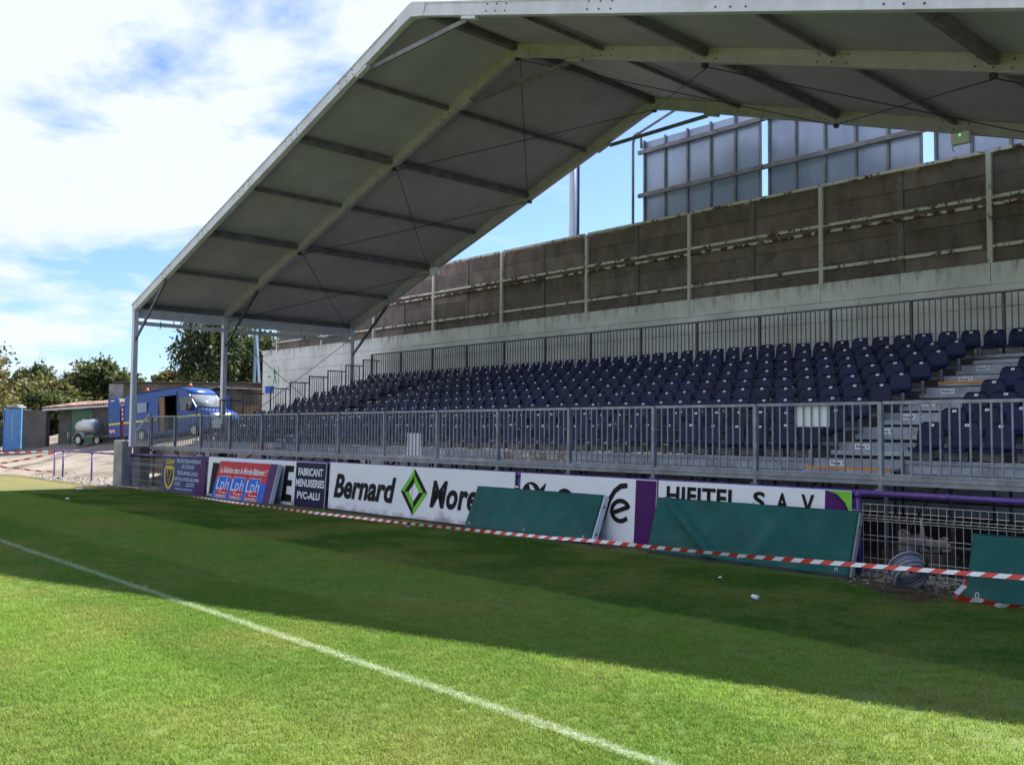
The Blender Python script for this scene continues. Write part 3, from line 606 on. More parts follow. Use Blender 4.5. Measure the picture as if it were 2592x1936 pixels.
# ================================================================ grandstand
S = thing('grandstand', 'grey steel grandstand with nine stepped decks under the roof', 'grandstand', (-32.37, 12.5, 0))
SX0, SX1 = -32.2, -2.4
ox, oy = 32.37, -12.5
Y1, DY, Z1, DZ = 13.88, .80, 1.44, .255
AIS = ((-27.2, -25.76), (-8.22, -6.76))
segs = [(SX0, AIS[0][0]), (AIS[0][1], AIS[1][0]), (AIS[1][1], SX1)]
MB().box(SX0, SX1, 12.50, Y1 - .004, 1.19, 1.24).build('walkway_deck', 'deck', S, loc=(ox, oy, 0))
for n_ in range(15):
    x = -32.37 + 2 * n_
    MB().box(x + .003, min(x + 1.997, SX1), 12.44, 12.497, 1.197, 1.25).box(x + .003, min(x + 1.997, SX1), 12.455, 12.497, 1.135, 1.194).build('edge_beam', 'galv', S, loc=(ox, oy, 0))
for k in range(1, 10):
    yk, zk = Y1 + DY * (k - 1), Z1 + DZ * (k - 1)
    for (a, b) in (segs if k < 9 else [(SX0, SX1)]):
        MB().box(a, b, yk, yk + DY - .004, zk - .04, zk).build('deck', 'deck', S, loc=(ox, oy, 0))
        MB().box(a, b, yk - .014, yk - .002, zk - .06, zk + .004).build('deck_edge', 'galv', S, loc=(ox, oy, 0))
        x = a
        if k <= 2 or k == 9:
            while x < b - .05:
                x2 = min(x + 2.0, b)
                MB().box(x + .006, x2 - .006, yk + .004, yk + .016, (1.24 if k == 1 else zk - DZ) + .006, zk - .066).build('riser_panel', 'ply' if (k == 1 and -16.0 < x < -14.2) else ('riser' if k == 1 else 'galv_dark'), S, loc=(ox, oy, 0)); x = x2
        else:
            MB().box(a, b, yk + .004, yk + .016, zk - DZ + .006, zk - .066).build('riser_panel', 'galv_dark', S, loc=(ox, oy, 0))
    for ai, (a, b) in enumerate(AIS):
        if k < 9:
            MB().box(a + .004, b - .004, yk, yk + DY - .004, zk - .05, zk).build('stair_landing', 'deck', S, loc=(ox, oy, 0))
            MB().box(a + .004, b - .004, yk - .014, yk - .002, zk - .155, zk + .003).build('stair_riser', 'riser', S, loc=(ox, oy, 0))
            letter(S, 'Rang %d' % k, (a + .42 if ai else a + .6) + ox, zk - .07, .21, .055, y=yk - .0195 + oy, name='row_label', bold=.02)
            plate(S, 'row_plate', (a + .29 if ai else a + .47) + ox, (a + .55 if ai else a + .73) + ox, zk - .115, zk - .025, 'tag', y=yk - .0175 + oy)
        zt = zk - DZ / 2
        MB().box(a + .02, b - .02, yk - .30, yk - .02, zt - .035, zt).box(a + .02, b - .02, yk - .303, yk - .285, zt - .075, zt - .035).build('stair_tread', 'riser', S, loc=(ox, oy, 0))
        if k in (1, 7):
            MB().box(a + .02, b - .02, yk - .310, yk - .24, zt + .002, zt + .010).box(a + .02, b - .02, yk - .312, yk - .3035, zt - .03, zt + .002).build('stair_nosing', 'orange', S, loc=(ox, oy, 0))
        for x in (a - .03, b + .03):
            if k < 9: MB().box(x - .02, x + .02, yk - .06, yk - .02, zk - .20, zk + .14).build('stanchion', 'galv', S, loc=(ox, oy, 0))
legs_y = (12.58, 14.6, 16.9, 19.2, 21.3)
for n_ in range(16):
    x = min(-32.37 + 2 * n_ + .02, SX1 - .1)
    for j, yy in enumerate(legs_y):
        zt = 1.12 if j == 0 else Z1 + DZ * max(0, int((yy - Y1) / DY)) - .08
        MB().tube([(x, yy, .0 - .008 * min(max(-20 - x, 0), 15)), (x, yy, zt)], .032, 8).box(x - .08, x + .08, yy - .08, yy + .08, -.1, .012).build('leg', 'galv_dark', S, loc=(ox, oy, 0), smooth=False)
    MB().tube([(x, 12.62, .15), (x, 14.55, 1.25)], .02, 6).build('diagonal_brace', 'galv_dark', S, loc=(ox, oy, 0))
for yy, zz_ in ((12.66, .35), (14.68, .8)):
    MB().tube([(SX0, yy, zz_), (SX1, yy, zz_)], .022, 6).build('ledger', 'galv_dark', S, loc=(ox, oy, 0))
letter(S, 'K2', -17.95 + ox, 1.33, .16, .10, y=Y1 - .03 + oy, mat='tag', name='block_mark', bold=.02)
letter(S, '21', -14.05 - .9 + ox, 1.34, .16, .08, y=Y1 - .03 + oy, mat='tag', name='block_mark', bold=.02)

# --- railings
BAL2 = MB().box(-.010, .010, -.010, .010, 0, 1).mesh('baluster', 'galv_dark')
BAL = MB().box(-.010, .010, -.010, .010, 0, 1).mesh('baluster', 'galv')
def railing(name, label, x0, n, y, zb, zt, pitch=2.0, post_down=.16, nbal=14, mat='galv', fill=1.0):
    g = thing(name, label, 'railing', (x0, y, zb))
    h = zt - zb
    for k in range(n + 1):
        MB().box(pitch * k - .028, pitch * k + .028, -.05, .03, -post_down, h + .012).box(pitch * k - .07, pitch * k + .045, -.055, .035, -post_down - .03, -post_down - .004).build('post', mat, g)
        if k < n:
            a, b = pitch * k + .03, pitch * (k + 1) - .03
            MB().box(a, b, -.022, .022, h - .02, h + .022).build('top_rail', mat, g)
            MB().box(a, b, -.018, .018, .0, .03).build('bottom_rail', mat, g)
            for q in range(nbal):
                xb = a + (b - a) * (q + 1) / (nbal + 1)
                o = link('baluster', BAL if mat == 'galv' else BAL2, g, (xb + random.uniform(-.004, .004), 0, .03)); o.scale = (1, 1, h - .05)
    return g
railing('front_railing', 'galvanised railing of upright bars along the front walkway of the stand', -32.37, 15, 12.5, 1.255, 2.255, post_down=.17)
railing('rear_railing', 'galvanised railing of upright bars behind the back row of seats', -32.0, 14, 21.1, 3.50, 4.87, nbal=14, mat='galv_dark')
g = thing('stepped_railing', 'stepped dark railing panels climbing the left end of the seating', 'railing', (-32.05, 13.5, 0))
for k in range(4, 10):
    ya, yb = Y1 + DY * (k - 1) + .42 - 13.5, Y1 + DY * k + .40 - 13.5; zb = Z1 + DZ * (k - 1) + .05; zt = zb + 1.12
    f = MB().box(-.02, .02, ya, ya + .045, zb - .05, zt + .02).box(-.02, .02, yb - .16, yb - .125, zb, zt).box(-.018, .018, ya + .045, yb, zt - .02, zt + .02).box(-.016, .016, ya - .03, yb, zb, zb + .03)
    f.build('panel_frame', 'galv_dark', g)
    for q in range(5):
        o = link('baluster', BAL2, g, (0, ya + .045 + (yb - .16 - ya - .045) * (q + 1) / 6, zb + .03)); o.scale = (.9, .9, zt - zb - .05)
for ya in (0.4, 1.25, 2.1):
    zb = 1.5 + .32 * ya
    MB().box(-.02, .02, ya, ya + .04, zb - .25, zb + 1.0).box(-.018, .018, ya + .04, ya + .85, zb + .96, zb + 1.0).build('panel_frame', 'galv_dark', g)
    for q in range(5):
        o = link('baluster', BAL2, g, (0, ya + .04 + .8 * (q + 1) / 6, zb - .2)); o.scale = (.9, .9, 1.17)
# sloping flight down to the yard at the left end
g = thing('entry_stair_railing', 'sloping railing of the short stair at the left end of the stand', 'railing', (-33.65, 12.45, 0))
MB().beam((0, 0, 1.78), (1.2, 0, 2.36), .04, .045).build('handrail', 'galv', g); MB().beam((0, 0, .62), (1.2, 0, 1.20), .03, .04).build('bottom_rail', 'galv', g)
for x, z0, z1 in ((0, .1, 1.78), (1.2, .1, 2.38)): MB().box(x - .025, x + .025, -.025, .025, z0, z1).build('post', 'galv', g)
for q in range(8):
    x = 1.2 * (q + 1) / 9; z = .62 + .4833 * x; o = link('baluster', BAL, g, (x, 0, z)); o.scale = (1, 1, 1.16)
MB().beam((.15, .06, .30), (1.1, .06, 1.05), .05, .06).build('brace', 'galv_dark', g)
st = thing('entry_stair', 'grey sloping ramp leading onto the left end of the walkway', 'ramp', (-34.6, 13.4, 0))
MB().beam((0, 0, gz(-35, 13.4) + .08), (2.2, 0, 1.16), 1.5, .08).build('ramp_plate', 'deck', st)

# --- white notices on the railing
def notice(x0, x1, z0, z1, label):
    o = thing('notice', label, 'notice', (x0, 12.528, z0)); MB().box(0, x1 - x0, 0, .004, 0, z1 - z0).build('sheet', 'white', o)
notice(-7.69, -7.16, 1.93, 2.235, 'blank white notice tied high on the railing below the stair labels')
notice(-17.53, -17.02, 1.26, 1.78, 'white sheet hanging low behind the railing bars, above the diamond advert')
notice(-27.68, -27.14, 1.88, 2.2, 'small white sheet on the railing above the red and blue advert')

# --- seats
def seat_mesh():
    prof = [(-.03, .150, .30, .0), (.0, .185, .37, .01), (.14, .165, .40, .03), (.27, .155, .41, .035), (.345, .185, .415, .04), (.385, .26, .415, .05), (.405, .36, .41, .05), (.425, .47, .385, .045), (.438, .535, .345, .035), (.45, .572, .27, .02), (.462, .566, .25, .01)]
    nx = 7; v = []; f = []
    for (y, z, w_, curl) in prof:
        for i in range(nx):
            u = i / (nx - 1) * 2 - 1; e = abs(u) ** 2.4
            back = min(max((z - .19) / .15, 0), 1)
            v.append((u * w_ / 2, y - curl * e * back, z + curl * e * (1 - back)))
    nr = len(prof)
    for j in range(nr - 1):
        for i in range(nx - 1): q = j * nx + i; f.append((q, q + 1, q + nx + 1, q + nx))
    b = MB().add(v, f); me = b.mesh('stadium_seat', ['seat', 'galv_dark'])
    bm = bmesh.new(); bm.from_mesh(me); bmesh.ops.recalc_face_normals(bm, faces=bm.faces[:])
    bmesh.ops.solidify(bm, geom=bm.faces[:], thickness=.012)
    for fc in bm.faces: fc.smooth = True
    bm.to_mesh(me); bm.free(); return me
SEAT = seat_mesh()
BRK = MB().box(-.17, .17, .06, .10, .02, .15).box(-.16, -.12, .05, .34, 0, .03).box(.12, .16, .05, .34, 0, .03).mesh('seat_bracket', 'galv_dark')
def tag_mesh(n_):
    tm = text_mesh(str(n_), bold=.03); b = MB().box(-.032, .032, 0, .004, -.020, .020)
    sc_ = min(.030 / tm['w'], .026 / tm['h'])
    b.add([(v.co.x * sc_, -.0015, v.co.y * sc_) for v in tm.vertices], [tuple(p_.vertices) for p_ in tm.polygons], 1)
    return b.mesh('number_tag', ['tag', 'ink'])
TAGS = {}
seat_list = []
for k in range(1, 10):
    xs = [(-25.5 + .5 * i, 'left', 35 - i) for i in range(35)] + [(-6.49 + .5 * i, 'right', i + 1) for i in range(7)] + [(-31.45 + .5 * i, 'far', 9 - i) for i in range(9)]
    if k == 9: xs += [(-8.02, 'gap', 1), (-7.52, 'gap', 2), (-7.02, 'gap', 3), (-27.0, 'gapf', 1), (-26.5, 'gapf', 2), (-26.02, 'gapf', 3)]
    for x, side, idx in xs: seat_list.append((k, x, side, idx))
rown = ['', 'front row', 'second row', 'third row', 'fourth row', 'fifth row', 'sixth row', 'seventh row', 'eighth row', 'back row']
vis_lim = {1: -4.4, 2: -4.4, 3: -4.9, 4: -5.4, 5: -5.4, 6: -5.9, 7: -6.4, 8: -6.4, 9: -6.4}
cand = [s for s in seat_list if s[1] <= vis_lim[s[0]]]
cand.sort(key=lambda s: s[1] ** 2 + (Y1 + DY * s[0]) ** 2)
near, rest = cand[:300], cand[300:]
for (k, x, side, idx) in near:
    if side == 'left': lab = 'navy plastic seat, %s, %s seat left of the nearer stair aisle' % (rown[k], ORD[idx])
    elif side == 'right': lab = 'navy plastic seat, %s, %s seat right of the nearer stair aisle' % (rown[k], ORD[idx])
    elif side == 'gap': lab = 'navy plastic seat in the back row, %s of three above the nearer stair aisle' % ORD[idx]
    elif side == 'gapf': lab = 'navy plastic seat in the back row, %s of three above the farther stair aisle' % ORD[idx]
    else: lab = 'navy plastic seat, %s, %s seat left of the farther stair aisle' % (rown[k], ORD[idx])
    o = link('stadium_seat', SEAT, None, (x + random.uniform(-.012, .012), Y1 + DY * (k - 1), Z1 + DZ * (k - 1) + .002), (R(random.uniform(-2.5, 2.5)), 0, R(random.uniform(-3, 3))))
    tag(o, lab, 'seat', 'navy seats in nine rows')
    num = idx if idx < 30 else idx - 20
    if num not in TAGS: TAGS[num] = tag_mesh(num)
    link('number_tag', TAGS[num], o, (0, .418, .522), (R(-12), 0, 0))
    link('seat_bracket', BRK, o)
sv = np.zeros(len(SEAT.vertices) * 3); SEAT.vertices.foreach_get('co', sv); sv = sv.reshape(-1, 3); sf = [tuple(p_.vertices) for p_ in SEAT.polygons]
b = MB()
for (k, x, side, idx) in rest:
    a = R(random.uniform(-3, 3)); c, s_ = math.cos(a), math.sin(a); ox_, oy_, oz_ = x, Y1 + DY * (k - 1), Z1 + DZ * (k - 1) + .002
    b.add([(ox_ + c * p_[0] - s_ * p_[1], oy_ + s_ * p_[0] + c * p_[1], oz_ + p_[2]) for p_ in sv], sf, 0)
    b.box(ox_ - .032, ox_ + .032, oy_ + .412, oy_ + .417, oz_ + .502, oz_ + .542, 1)
    b.box(ox_ - .17, ox_ + .17, oy_ + .06, oy_ + .10, oz_ + .0, oz_ + .15, 2)
o = b.build('distant_seats', ['seat', 'tag', 'galv_dark']); o['kind'] = 'stuff'; o['label'] = 'navy plastic seats at the far left end of the rows'
#MARK1
# ================================================================ purple rail round the pitch
RY_ = 11.91
def zr(x): return 1.055 if x > -20 else .98 + (x + 32.7) / 12.7 * .075
def pitch_rail(name, label, xs, z0f):
    g = thing(name, label, 'railing', (xs[0], RY_, -.1))
    for i, x in enumerate(xs):
        z = z0f(x) + .1
        MB().tube([(x - xs[0], 0, 0), (x - xs[0], 0, z - .02)], .034, 10).build('post', 'purple', g, smooth=True)
        MB().tube([(x - xs[0], 0, z - .06), (x - xs[0], 0, z + .006)], .048, 10).build('post_collar', 'purple', g, smooth=True)
    for a, b in zip(xs, xs[1:]):
        o = MB().tube([(a - xs[0], 0, z0f(a) + .1), ((a + b) / 2 - xs[0], 0, (z0f(a) + z0f(b)) / 2 + .094), (b - xs[0], 0, z0f(b) + .1)], .036, 12).build('rail', 'purple', g, smooth=True)
        for t in (.35, .68):
            x = a + (b - a) * t; MB().tube([(x - .02 - xs[0], 0, (z0f(a) * (1 - t) + z0f(b) * t) + .1), (x + .02 - xs[0], 0, (z0f(a) * (1 - t) + z0f(b) * t) + .1)], .041, 12).build('rail_joint', 'purple', o)
    return g
pitch_rail('pitch_rail', 'long purple tubular rail above the advertising boards', [-32.55, -29.75, -26.42, -23.0, -19.76, -16.4, -13.08, -9.75, -6.40, -3.0, .4], zr)
pitch_rail('pitch_rail', 'short purple rail section left of the concrete pier', [-40.95, -39.85, -36.5, -33.5], lambda x: .96)

def mesh_panel(name, label, x0, x1, zb, zt, step, individual):
    g = thing(name, label, 'fence', (x0, 11.90, zb)); h = zt - zb; wd = x1 - x0; n = int(wd / step)
    def prof(x): return [(x, 0, 0), (x, 0, .06), (x, -.035, .09), (x, 0, .12), (x, 0, h - .22), (x, -.04, h - .185), (x, 0, h - .15), (x, 0, h)]
    if individual:
        me = MB().tube(prof(0), .0030, 5).mesh('wire', 'wire')
        for k in range(n + 1): link('wire', me, g, (k * step, 0, 0))
    else:
        b = MB()
        for k in range(n + 1): b.tube(prof(k * step), .003, 4)
        stuff(b.build('upright_wires', 'wire', g))
    zs = [(.0, 0), (.06, 0), (.12, 0), (.27, 0), (h - .41, 0), (h - .22, 0), (h - .185, -.04), (h - .15, 0), (h - .005, 0)]
    for z, y in zs: MB().tube([(0, y - .007, z), (wd, y - .007, z)], .0034, 5).build('cross_wire', 'wire', g)
    return g
mesh_panel('mesh_panel', 'white welded mesh panel behind the grey hose coil', -6.33, -3.05, -.06, .915, .1, True)
mesh_panel('mesh_panel', 'dull mesh panel between the concrete pier and the blue alarm advert', -32.5, -29.8, -.12, .86, .1, False)
mesh_panel('mesh_panel', 'mesh panel under the short purple rail left of the pier', -40.9, -36.6, -.15, .86, .2, False)
mesh_panel('mesh_panel', 'mesh panel beside the pier on its left', -36.4, -33.5, -.15, .86, .2, False)

# ================================================================ advertising boards
def board(label, x0, x1, zb, zt, yb, yt, mat, thk=.02, edge='alu', cat='advertising board'):
    tilt = math.atan2(yt - yb, zt - zb); h = math.hypot(yt - yb, zt - zb)
    g = thing('advertising_board', label, cat, (x0, yb, zb), (-tilt, 0, 0))
    MB().box(0, x1 - x0, 0, thk, 0, h).build('panel', mat, g)
    g['h_'] = h; del g['h_']
    return g, x1 - x0, h
def frame_edges(g, wd, h, t=.018, mat='alu'):
    MB().box(-t, 0, -.003, .022, 0, h).build('edge_trim', mat, g); MB().box(wd, wd + t, -.003, .022, 0, h).build('edge_trim', mat, g)

# alarm company
g, wd, h = board('faded blue board advertising alarm systems with a yellow shield', -29.7, -26.52, -.1, .97, 11.80, 11.86, 'blueboard')
plate(g, 'print_field', wd - .68, wd - .005, .005, h - .005, 'violet')
letter(g, 'GSM', .55, .93, .68, .15, mat='yellow', bold=.03); plate(g, 'print_line', .25, .82, .80, .815, 'yellow', y=-.006)
sh = [(.22, .74), (.90, .74), (.90, .45), (.80, .24), (.56, .10), (.32, .24), (.22, .45)]
for a, b_ in zip(sh, sh[1:] + sh[:1]): stroke(g, 'shield_outline', [a, b_], .10, 'yellow')
poly(g, 'shield_field', [(.33, .62), (.79, .62), (.74, .38), (.56, .20), (.38, .38)], 'navy'); stroke(g, 'shield_mark', [(.40, .66), (.56, .26), (.72, .66)], .05, 'yellow')
letter(g, 'PROTECTION INTENSIVE', 1.95, .97, 1.72, .11, mat='paleprint', bold=.015); letter(g, 'DE LOCAUX', 1.92, .81, .90, .11, mat='paleprint', bold=.015)
letter(g, 'TÉLÉSURVEILLANCE', 1.90, .625, 1.52, .14, mat='paleprint', bold=.015); letter(g, 'INSTALLATION ALARME', 1.86, .43, 1.80, .10, mat='paleprint', bold=.015)
for k, (a, b_, z) in enumerate(((1.0, 1.48, .31), (1.9, 2.45, .31), (1.0, 1.42, .245), (1.85, 2.45, .245), (1.05, 2.3, .13))):
    plate(g, 'small_print', a, b_, z - .010, z + .010, 'paleprint', y=-.006)
# joinery
g, wd, h = board('white and navy joinery board with large black letters half hidden', -26.36, -19.86, -.06, 1.05, 11.80, 11.86, 'white')
poly(g, 'letter_block', [(.15, .06), (.60, .06), (.72, .95), (.30, .95)], 'ink'); poly(g, 'letter_block', [(2.6, .06), (3.9, .06), (4.17, 1.0), (2.9, 1.0)], 'ink')
poly(g, 'letter_stem', [(4.24, .06), (4.30, .06), (4.42, 1.0), (4.38, 1.0)], 'white', y=-.008)
E_ = [(4.40, .10), (4.92, .10), (4.93, .27), (4.63, .29), (4.66, .49), (4.90, .49), (4.91, .64), (4.68, .64), (4.71, .84), (4.96, .84), (4.97, 1.0), (4.52, 1.0)]
poly(g, 'lettering', E_, 'ink')
plate(g, 'print_field', 5.07, wd - .01, .0, h - .01, 'navy')
letter(g, 'FABRICANT', 5.79, .87, 1.17, .19, mat='tag', bold=.035); letter(g, 'MENUISERIES', 5.79, .60, 1.36, .19, mat='tag', bold=.035); letter(g, 'PVC-ALU', 5.75, .30, 1.08, .18, mat='tag', bold=.035)
# red and blue
g, wd, h = board('red and bright blue building trade board leaning forward in front of others', -25.22, -21.89, -.08, .96, 11.42, 11.68, 'lblue', thk=.10)
MB().box(wd + .002, wd + .022, .0, .11, 0, h).build('side_edge', 'alu', g); MB().box(0, wd, .102, .12, 0, h).build('back_sheet', 'galv_dark', g)
poly(g, 'print_field', [(.005, .60), (2.95, .545), (2.95, h - .005), (.005, h - .005)], 'red', y=-.004)
plate(g, 'print_field', 2.955, wd - .002, .003, h - .003, 'violet')
letter(g, 'La Solution dans le Monde Bâtiment !', 1.50, .835, 2.7, .17, mat='tag', shear=.25, bold=.02)
for x in (.22, 1.10, 1.98):
    plate(g, 'logo_border', x - .015, x + .665, .30, .665, 'paleprint', y=-.0065, t=.002); plate(g, 'logo_field', x, x + .65, .33, .65, 'lblue', y=-.0085, t=.0015)
    plate(g, 'logo_border', x - .015, x + .665, .075, .345, 'paleprint', y=-.0062, t=.002); plate(g, 'logo_field', x, x + .65, .095, .33, 'red', y=-.0086, t=.0015)
    letter(g, 'Lph', x + .30, .40, .72, .42, mat='tag', y=-.0105, bold=-.01)
    for z, a, b_ in ((.205, .28, .6), (.13, .05, .6)): plate(g, 'small_print', x + a, x + b_, z - .012, z + .012, 'paleprint', y=-.0105, t=.0015)
# car dealer
g, wd, h = board('long white board with bold black italic name either side of a green and black diamond', -19.68, -13.16, .0, 1.075, 11.80, 11.86, 'white')
plate(g, 'panel_seam', wd / 2 + .062, wd / 2 + .068, .0, h, 'ink', y=-.0035)
letter(g, 'Bernard', 1.48, .545, 2.50, .56, shear=.22, bold=.034); letter(g, 'More', 4.72, .545, 1.52, .56, shear=.22, bold=.034, space=1.06)
cx, cz = 3.39, .55; hw, hh = .47, .49
T_, B_, L_, R_ = (cx, cz + hh), (cx, cz - hh), (cx - hw, cz), (cx + hw, cz)
def sc2(p, s_): return (cx + (p[0] - cx) * s_, cz + (p[1] - cz) * s_)
for p, q, mo, mi in ((L_, T_, 'lime', 'ink'), (T_, R_, 'ink', 'lime'), (R_, B_, 'lime', 'ink'), (B_, L_, 'ink', 'lime')):
    poly(g, 'emblem_band', [p, q, sc2(q, .72), sc2(p, .72)], mo, y=-.006); poly(g, 'emblem_band', [sc2(p, .72), sc2(q, .72), sc2(q, .40), sc2(p, .40)], mi, y=-.007)
# club
g, wd, h = board('white board with a big brush drawn letter e and a dark violet end', -13.0, -9.79, .03, 1.07, 11.80, 11.86, 'white')
plate(g, 'print_field', wd - .43, wd - .005, .005, h - .012, 'violet')
hd = [(.30 + .24 * math.cos(a), .70 + .19 * math.sin(a)) for a in np.linspace(0, 2 * math.pi, 22)[:-1]]
poly(g, 'drawn_head', hd, 'ink'); poly(g, 'drawn_horn', [(.47, .72), (.55, .79), (.68, .89), (.66, .79), (.60, .71), (.50, .66)], 'ink', y=-.0065); poly(g, 'drawn_eye', [(.24, .85), (.33, .83), (.42, .74), (.36, .71), (.28, .76)], 'white', y=-.009)
ov = [(1.16 + .20 * math.cos(a), .55 + .22 * math.sin(a)) for a in np.linspace(0, 2 * math.pi, 22)[:-1]]
stroke(g, 'lettering', ov + ov[:1], .09, 'ink')
stroke(g, 'lettering', [(1.98, .18), (2.07, .33), (2.14, .50), (2.22, .68), (2.33, .83), (2.46, .915), (2.60, .93)], [.02, .11, .10, .085, .085, .09, .08], 'ink')
ee = [(2.33, .48), (2.45, .52), (2.64, .585)] + [(2.47 + .19 * math.cos(a), .51 + .165 * math.sin(a)) for a in np.linspace(.35, 5.6, 20)]
stroke(g, 'lettering', ee, .075, 'ink')
# hi-fi shop
g, wd, h = board('white board of rounded black capitals half hidden by a green cover', -9.75, -6.47, .03, 1.07, 11.80, 11.86, 'white')
letter(g, 'HIFITEL', .84, .825, 1.34, .28, bold=.03, space=1.05); 
for ch, x in (('S', 1.86), ('.', 2.06), ('A', 2.24), ('.', 2.47), ('V', 2.64), ('.', 2.80)):
    if ch == '.': plate(g, 'lettering', x - .02, x + .02, .69, .73, 'ink', y=-.008)
    else: letter(g, ch, x, .83, .20, .26, bold=.03)
plate(g, 'print_field', 2.90, wd - .005, .4, h - .008, 'violet')
poly(g, 'leaf_print', [(2.93, h - .01), (3.08, .99), (3.20, .88), (3.26, .76), (wd - .005, .62), (wd - .005, h - .01)], 'lime', y=-.006)
stroke(g, 'leaf_vein', [(3.02, .99), (3.14, .90), (3.25, .76)], .012, 'ink', y=-.009)

# ================================================================ green covered boards leaning on the fence
def cover(label, x0, x1, yb, yt, zb, zt, thk, seed, folds, end='white'):
    r_ = random.Random(seed); tilt = math.atan2(yt - yb, zt - zb); h = math.hypot(yt - yb, zt - zb); wd = x1 - x0
    g = thing('covered_board', label, 'covered board', (x0, yb, zb), (-tilt, 0, 0))
    nx, nz = 64, 26; v = []; f = []
    for j in range(nz + 1):
        for i in range(nx + 1):
            x = wd * i / nx; z = h * j / nz; d = 0
            for (fx, fz, ang, amp, wid) in folds:
                s_ = (x - fx * wd) * math.cos(ang) + (z - fz * h) * math.sin(ang); u_ = -(x - fx * wd) * math.sin(ang) + (z - fz * h) * math.cos(ang)
                d -= amp * math.exp(-(s_ / wid) ** 2) * math.exp(-(u_ / .55) ** 2)
            d -= .006 * math.sin(x * 3.1 + seed) * math.sin(z * 5 + seed * 2)
            e = min(i, nx - i) / nx
            dz = -.012 * math.sin(x * 2.3 + seed) if j == 0 else (.008 * math.sin(x * 4 + seed) if j == nz else 0)
            v.append((x, -.008 + d, z + dz))
    for j in range(nz):
        for i in range(nx): q = j * (nx + 1) + i; f.append((q, q + 1, q + nx + 2, q + nx + 1))
    c = MB().add(v, f).build('tarpaulin', 'tarp', g, smooth=True)
    so_ = c.modifiers.new('thickness', 'SOLIDIFY'); so_.thickness = .004; so_.offset = 1
    MB().box(0, wd, -.004, thk, h + .006, h + .012).build('top_fold', 'tarp', g)
    MB().box(.004, wd - .004, .004, thk, .012, h).build('core_board', 'galv_dark', g)
    o = MB().box(wd + .001, wd + .022, .002, thk, .0, h).build('end_panel', end, g)
    for z in (.16, h * .78): MB().tube([(wd + .0225, thk / 2, z), (wd + .025, thk / 2, z)], .022, 8).build('bolt_hole', 'dark', o)
    MB().box(.01, wd, -.02, .06, -.025, .010).build('dark_hem', 'rubber', g)
    for x in (.12, wd * .5, wd - .18):
        ring = [(x + .018 * math.cos(a), -.014 - .004 * math.sin(a), .065 + .03 * math.sin(a)) for a in np.linspace(0, 6.283, 11)]
        MB().tube(ring, .005, 5, caps=False).build('eyelet_ring', 'tag', g)
    return g
cover('dark green covered board leaning left, in front of the diamond advert', -14.06, -10.80, 11.40, 11.72, .03, .775, .12, 1, [(.15, .5, .3, .012, .2), (.7, .5, -.4, .014, .25), (.45, .3, .9, .008, .12)])
cover('long creased dark green cover on a board beneath the rounded capitals', -9.50, -6.20, 11.28, 11.55, .02, .82, .08, 2, [(.20, .55, .85, .11, .085), (.30, .30, .85, .05, .07), (.75, .45, .5, .045, .13), (.5, .8, .2, .03, .2), (.08, .92, .5, .04, .08), (.60, .35, -.6, .03, .1)], 'conc')
cover('dark green covered board at the right edge in front of the mesh panel', -4.52, -1.3, 10.72, 10.95, .02, .72, .09, 3, [(.3, .5, .4, .018, .2), (.55, .4, -.5, .012, .15)])

# ================================================================ barrier tape
def tape(name, label, pts, width=.07, period=.26, twist=0.0, seed=0, flat=False, group=None):
    r_ = random.Random(seed); P_ = [Vector(p) for p in pts]; cum = [0]
    for a, b in zip(P_, P_[1:]): cum.append(cum[-1] + (b - a).length)
    Ltot = cum[-1]; st = period / 4; n = int(Ltot / st); vs_ = []; fs = []; mi = []
    def at(s):
        s = min(max(s, 0), Ltot - 1e-6); k = max(i for i in range(len(cum) - 1) if cum[i] <= s); t = (s - cum[k]) / (cum[k + 1] - cum[k]); return P_[k].lerp(P_[k + 1], t), (P_[k + 1] - P_[k]).normalized()
    for i in range(n + 1):
        p, d = at(i * st); up = Vector((0, 0, 1)) if not flat else d.cross(Vector((0, 0, 1))).normalized()
        a = twist * math.sin(i * .07 + seed); side = d.cross(Vector((0, 0, 1))).normalized() if not flat else Vector((0, 0, 1))
        wv = (up * math.cos(a) + side * math.sin(a)) * width / 2
        slant = d * .035
        vs_ += [p + wv + slant, p - wv - slant]
        if i: q = 2 * i; fs.append((q - 2, q - 1, q + 1, q)); mi.append(0 if ((i - 1) // 2) % 2 else 1)
    me = bpy.data.meshes.new(name); me.from_pydata([tuple(v) for v in vs_], [], fs); me.materials.append(MT['tape_w']); me.materials.append(MT['tape_r']); me.polygons.foreach_set('material_index', mi); me.update()
    return tag(link(name, me), label, 'tape', group)
def sagged(pts, sag):
    o_ = []
    for a, b in zip(pts, pts[1:]):
        for t in np.linspace(0, 1, 9)[:-1]: o_.append(tuple(a[k] + (b[k] - a[k]) * t - (sag * 4 * t * (1 - t) if k == 2 else 0) for k in range(3)))
    return o_ + [pts[-1]]
mt = tape('barrier_tape', 'red and white barrier tape stretched low along the front of the boards', [(-32.6, 11.45, -.02), (-28.0, 11.0, -.03), (-21.9, 10.6, .04), (-18.2, 10.6, .05), (-14.55, 10.6, .085), (-10.85, 10.6, .15), (-10.05, 10.6, .185), (-8.75, 10.6, .20), (-7.19, 10.6, .23), (-5.8, 10.6, .28), (-4.96, 10.6, .31), (-3.87, 10.6, .35), (-1.8, 10.6, .42)], .054, .27, .55, 1)
tape('barrier_tape', 'short knotted tail of barrier tape hanging in front of the diamond advert', [(-14.72, 10.59, .10), (-14.74, 10.57, .05), (-14.80, 10.56, .0), (-14.83, 10.55, -.05 + .05)], .10, .1, .9, 4)
